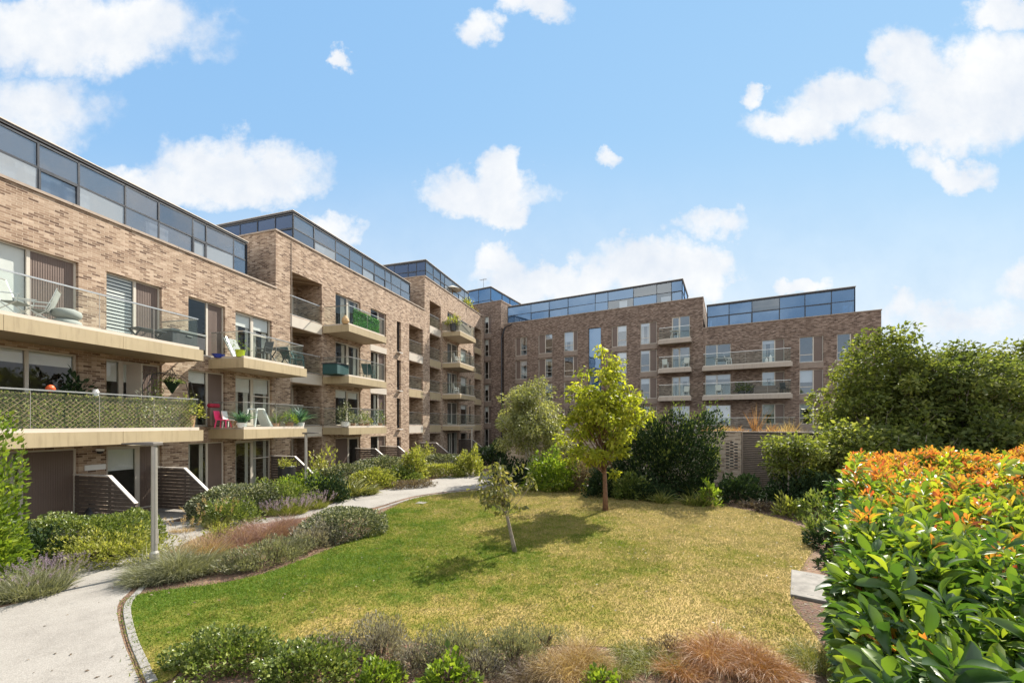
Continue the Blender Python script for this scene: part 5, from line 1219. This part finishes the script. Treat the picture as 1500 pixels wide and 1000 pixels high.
# top shoots
n = 60000; x = rh.uniform(1.1,10.5,n); y = rh.uniform(.7,6.9,n); k = hin(x,y) & (x < 1.45*y+1.2); x, y = x[k][:6600], y[k][:6600]
zt = htop(x,y); deep = np.abs(rh.normal(0,.17,len(x))); z = zt - deep + .05 + np.where(rh.random(len(x)) < .10, rh.uniform(.04,.17,len(x)), 0)
tips = np.stack([x,y,z],1); up_ = np.stack([rh.normal(0,.28,len(x)), rh.normal(0,.28,len(x)), np.ones(len(x))],1)
# side shoots on the lawn-side face and far face
n = 5200; y2 = rh.uniform(1.2,6.75,n); z2 = rh.uniform(.15,2.45,n); x2 = .83*y2 + .08 + np.abs(rh.normal(0,.13,n)) - .02 + .10*np.sin(z2*2.6+y2*2.2)
s2 = np.stack([x2,y2,z2],1); u2 = np.stack([-np.ones(n)*.85+rh.normal(0,.3,n), .45+rh.normal(0,.35,n), .35+rh.normal(0,.3,n)],1)
n = 1500; x3 = rh.uniform(5.3,10,n); z3 = rh.uniform(.4,2.45,n); s3 = np.stack([x3, 6.75-np.abs(rh.normal(0,.12,n)), z3],1); u3 = np.stack([rh.normal(0,.4,n), np.ones(n)+rh.normal(0,.3,n), .5+rh.normal(0,.3,n)],1)
SP = np.concatenate([tips,s2,s3]); SU = unit(np.concatenate([up_,u2,u3])); top_n = len(tips)
young = np.zeros(len(SP)); dd = tips[:,1]
young[:top_n] = (deep < .17) & (rh.random(top_n) < np.clip((dd-2.2)*.24 + .12*np.sin(x*2.3)*np.sin(y*2.9), .015, .80))
young[top_n:] = (rh.random(len(SP)-top_n) < np.clip((SP[top_n:,1]-4.0)*.12,.015,.3)) & (SP[top_n:,2] > 1.2)
def whorl(idx, nl, L, W, spread, nm, m, base=0.0):
    P = np.repeat(SP[idx], nl, 0); A = np.repeat(SU[idx], nl, 0); N = len(P)
    ph = np.tile(np.arange(nl)*2.4, len(idx)) + np.repeat(rh.random(len(idx))*6.28, nl); lev = np.tile(np.arange(nl)/nl, len(idx))
    e1 = unit(np.cross(A, np.array([[.3,.9,.2]]))); e2 = np.cross(A, e1)
    rad = e1*np.cos(ph)[:,None] + e2*np.sin(ph)[:,None]
    tt = spread*(1.25-lev*.9)[:,None]
    T = A*(1.0-.35*tt) + rad*tt + rh.normal(0,.16,(N,3))
    P = P - A*((1-lev)*.10 + base)[:,None] + rad*.006
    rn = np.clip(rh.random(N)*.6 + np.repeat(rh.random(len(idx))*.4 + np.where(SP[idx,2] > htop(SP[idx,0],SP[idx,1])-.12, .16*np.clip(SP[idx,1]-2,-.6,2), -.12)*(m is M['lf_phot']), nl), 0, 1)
    leaves(P, T, L*(.5+.75*rh.random(N))*(1.0-.35*lev)*np.repeat(.7+.5*rh.random(len(idx)), nl), W, nm, m, t, rh, BIG, rn, up=.9, smooth=True)
for qx, qy in ((1.61,1.56),(1.72,1.75),(2.9,2.35),(2.25,2.6),(3.4,3.0)):
    young[np.argsort((tips[:,0]-qx)**2+(tips[:,1]-qy)**2+(deep > .1)*9)[:2]] = 1
I = np.arange(len(SP)); yo = young > 0
whorl(I[~yo], 9, .135, .36, .95, 'foliage', M['lf_phot'])
whorl(I[yo], 7, .09, .36, .62, 'young_shoots', M['lf_photred'], base=-.05)
whorl(I[yo], 5, .115, .38, 1.1, 'foliage', M['lf_phot'], base=.06)
mb = MB()
for i in rh.choice(len(SP), 1500, replace=False):
    if SP[i][1] < 2.6: continue
    p = Vector(SP[i]); a = Vector(SU[i]); mb.tube([p-a*.3+Vector((0,0,-.08)), p-a*.15, p],[.007,.005,.003],5,cap=False)
for i in range(60):
    y = rh.uniform(2.6,6.2); x = .83*y+rh.uniform(.4,1.0); mb.tube([(x,y,-.05),(x+rh.normal(0,.15),y+rh.normal(0,.1),1.2),(x+rh.normal(0,.3),y+rh.normal(0,.1),1.9)],[.025,.018,.008],6,cap=False)
mb.build('stems', M['bark'], t)
n = 9000; y4 = rh.uniform(1.2,6.6,n); x4 = .80*y4+.22+rh.random(n)*3.0; z4 = rh.random(n)*2.2
leaves(np.stack([x4,y4,z4],1), rh.normal(0,1,(n,3)), .14, .5, 'foliage', M['lf_phot'], t, rh)

# ------------------------------------------------------------------ sky, sun, camera
AZ, EL = R(40), R(44)
w = bpy.data.worlds.new('World'); S.world = w; w.use_nodes = True; t = NT(w.node_tree)
sky = t.n('ShaderNodeTexSky', sky_type='NISHITA', sun_disc=False, sun_elevation=EL, sun_rotation=AZ, altitude=100, air_density=1.0, dust_density=0.0, ozone_density=2.0).outputs[0]
dirv = t.n('ShaderNodeTexCoord').outputs['Generated']; x = t.n('ShaderNodeSeparateXYZ', {0: dirv})
ay = t.math('MAXIMUM', t.math('ABSOLUTE', x.outputs[1]), .08)
cx = t.math('DIVIDE', x.outputs[0], ay); cz = t.math('DIVIDE', x.outputs[2], ay)
v = t.n('ShaderNodeCombineXYZ', {0: cx, 1: cz, 2: t.math('MULTIPLY', x.outputs[1], .4)}).outputs[0]
w1 = t.n('ShaderNodeTexNoise', {'Vector': v, 'Scale': 5.0, 'Detail': 6.0, 'Roughness': .62}).outputs['Color']
wv = t.vmath('SUBTRACT', w1, (.5,.5,.5)); sc = t.n('ShaderNodeVectorMath', {0: wv, 'Scale': .26}, operation='SCALE').outputs[0]
vv = t.n('ShaderNodeSeparateXYZ', {0: t.vmath('ADD', v, sc)})
clouds = [(110,40,210,65,1),(50,165,105,60,.62),(350,255,120,48,.95),(250,290,80,36,.8),(480,332,52,26,.7),(705,285,95,40,1),(742,255,45,36,1),(748,318,42,22,.8),(775,12,58,28,.95),(698,42,24,28,.7),
  (485,86,19,15,.8),(895,232,24,14,.8),(1040,325,48,24,.6),(960,395,120,52,1),(800,415,125,38,1),(1010,400,66,56,1),(735,385,40,30,.8),(1175,182,75,32,1),(1255,150,90,40,1),(1345,95,62,58,1),(1425,150,125,66,1),(1465,95,75,62,1),(1350,200,85,32,.9),
  (1400,250,54,24,.75),(1112,140,20,16,.75),(1170,425,44,18,.8),(1462,15,56,28,.9),(1400,470,130,34,.6),(1320,455,36,34,.7),(1540,420,80,40,.7)]
f = None
for px, py, rx, ry, s in clouds:
    dx = t.math('MULTIPLY', t.math('SUBTRACT', vv.outputs[0], (px-HX)/F_PX), F_PX/rx/1.06); dz = t.math('MULTIPLY', t.math('SUBTRACT', vv.outputs[1], (HY-py)/F_PX), F_PX/ry/1.06)
    d2 = t.math('MULTIPLY_ADD', dx, dx, t.math('MULTIPLY', dz, dz)); g = t.math('MULTIPLY', t.math('SUBTRACT', 1.0, d2), s)
    f = g if f is None else t.math('MAXIMUM', f, g)
n2 = t.n('ShaderNodeTexNoise', {'Vector': v, 'Scale': 13.0, 'Detail': 7.0, 'Roughness': .6}).outputs[0]
f = t.math('ADD', f, t.math('MULTIPLY_ADD', n2, 1.3, -.66))
al = t.n('ShaderNodeMapRange', {0: f, 1: -.30, 2: .68, 3: 0.0, 4: 1.0}, interpolation_type='SMOOTHSTEP', clamp=True).outputs[0]
# thin general veil towards the horizon
veil = t.n('ShaderNodeMapRange', {0: cz, 1: .75, 2: .02, 3: 0.0, 4: .68}, interpolation_type='SMOOTHSTEP', clamp=True).outputs[0]
al = t.math('MAXIMUM', t.math('MULTIPLY', al, .97), veil)
side = t.n('ShaderNodeMapRange', {0: t.math('ABSOLUTE', cx), 1: 1.35, 2: 2.0, 3: 0.0, 4: 1.0}, clamp=True).outputs[0]
sn = t.n('ShaderNodeMapRange', {0: t.n('ShaderNodeTexNoise', {'Vector': dirv, 'Scale': 3.2, 'Detail': 8.0, 'Roughness': .6}).outputs[0], 1: .40, 2: .62, 3: 0.0, 4: .95}, interpolation_type='SMOOTHSTEP', clamp=True).outputs[0]
al = t.math('MAXIMUM', al, t.math('MULTIPLY', sn, side))
shade = t.noise(v, 7.0, 5)
sp = t.n('ShaderNodeSeparateColor', {0: sky})
skyc = t.n('ShaderNodeCombineColor', {i: t.math('MULTIPLY', t.math('POWER', sp.outputs[i], g), k) for i, (g, k) in enumerate(((.52,.836),(.32,1.317),(.12,2.24)))}).outputs[0]
cl = t.mix(t.math('MULTIPLY_ADD', shade, 2.6, -.85, clamp=True), (2.30,2.46,2.70), (2.98,2.98,2.95))
# bright clouds added in the unseen sky behind and above, to fill the shade
rear = t.n('ShaderNodeMapRange', {0: t.math('MAXIMUM', t.math('MULTIPLY', x.outputs[1], -1.0), t.math('MULTIPLY_ADD', x.outputs[2], 2.5, -1.9)), 1: -.05, 2: .25, 3: 0.0, 4: 1.0}, clamp=True).outputs[0]
rn_ = t.n('ShaderNodeMapRange', {0: t.n('ShaderNodeTexNoise', {'Vector': dirv, 'Scale': 2.6, 'Detail': 8.0, 'Roughness': .55}).outputs[0], 1: .41, 2: .58, 3: 0.0, 4: 1.0}, interpolation_type='SMOOTHSTEP', clamp=True).outputs[0]
al_r = t.math('MULTIPLY', rear, rn_)
c = t.mix(al_r, t.mix(al, skyc, cl), (4.6,4.6,4.55))
bg = t.n('ShaderNodeBackground', {'Color': c, 'Strength': .14}).outputs[0]
t.n('ShaderNodeOutputWorld', {'Surface': bg})

sd = bpy.data.lights.new('sun', 'SUN'); sd.energy = 4.2; sd.angle = R(.5); sd.color = (1, .93, .82)
so = link(bpy.data.objects.new('sun', sd)); sv = Vector((math.sin(AZ)*math.cos(EL), math.cos(AZ)*math.cos(EL), math.sin(EL)))
so.rotation_euler = sv.to_track_quat('Z', 'Y').to_euler(); so.location = sv*60
cam = bpy.data.cameras.new('camera'); cam.sensor_width = 36; cam.lens = F_PX/1500*36; cam.shift_y = (HY-500)/1500; cam.clip_end = 2000; cam.clip_start = .05
co = link(bpy.data.objects.new('camera', cam)); co.location = (0,0,EYE); co.rotation_euler = (R(90),0,0); S.camera = co
S.view_settings.view_transform = 'Standard'; S.view_settings.look = 'None'; S.view_settings.gamma = 1; S.view_settings.use_curve_mapping = False
S.view_settings.exposure = 1.32
S.cycles.max_bounces = 8; S.cycles.transparent_max_bounces = 16; S.cycles.diffuse_bounces = 3; S.cycles.glossy_bounces = 4; S.cycles.caustics_reflective = False; S.cycles.caustics_refractive = False
S.cycles.sample_clamp_indirect = 6
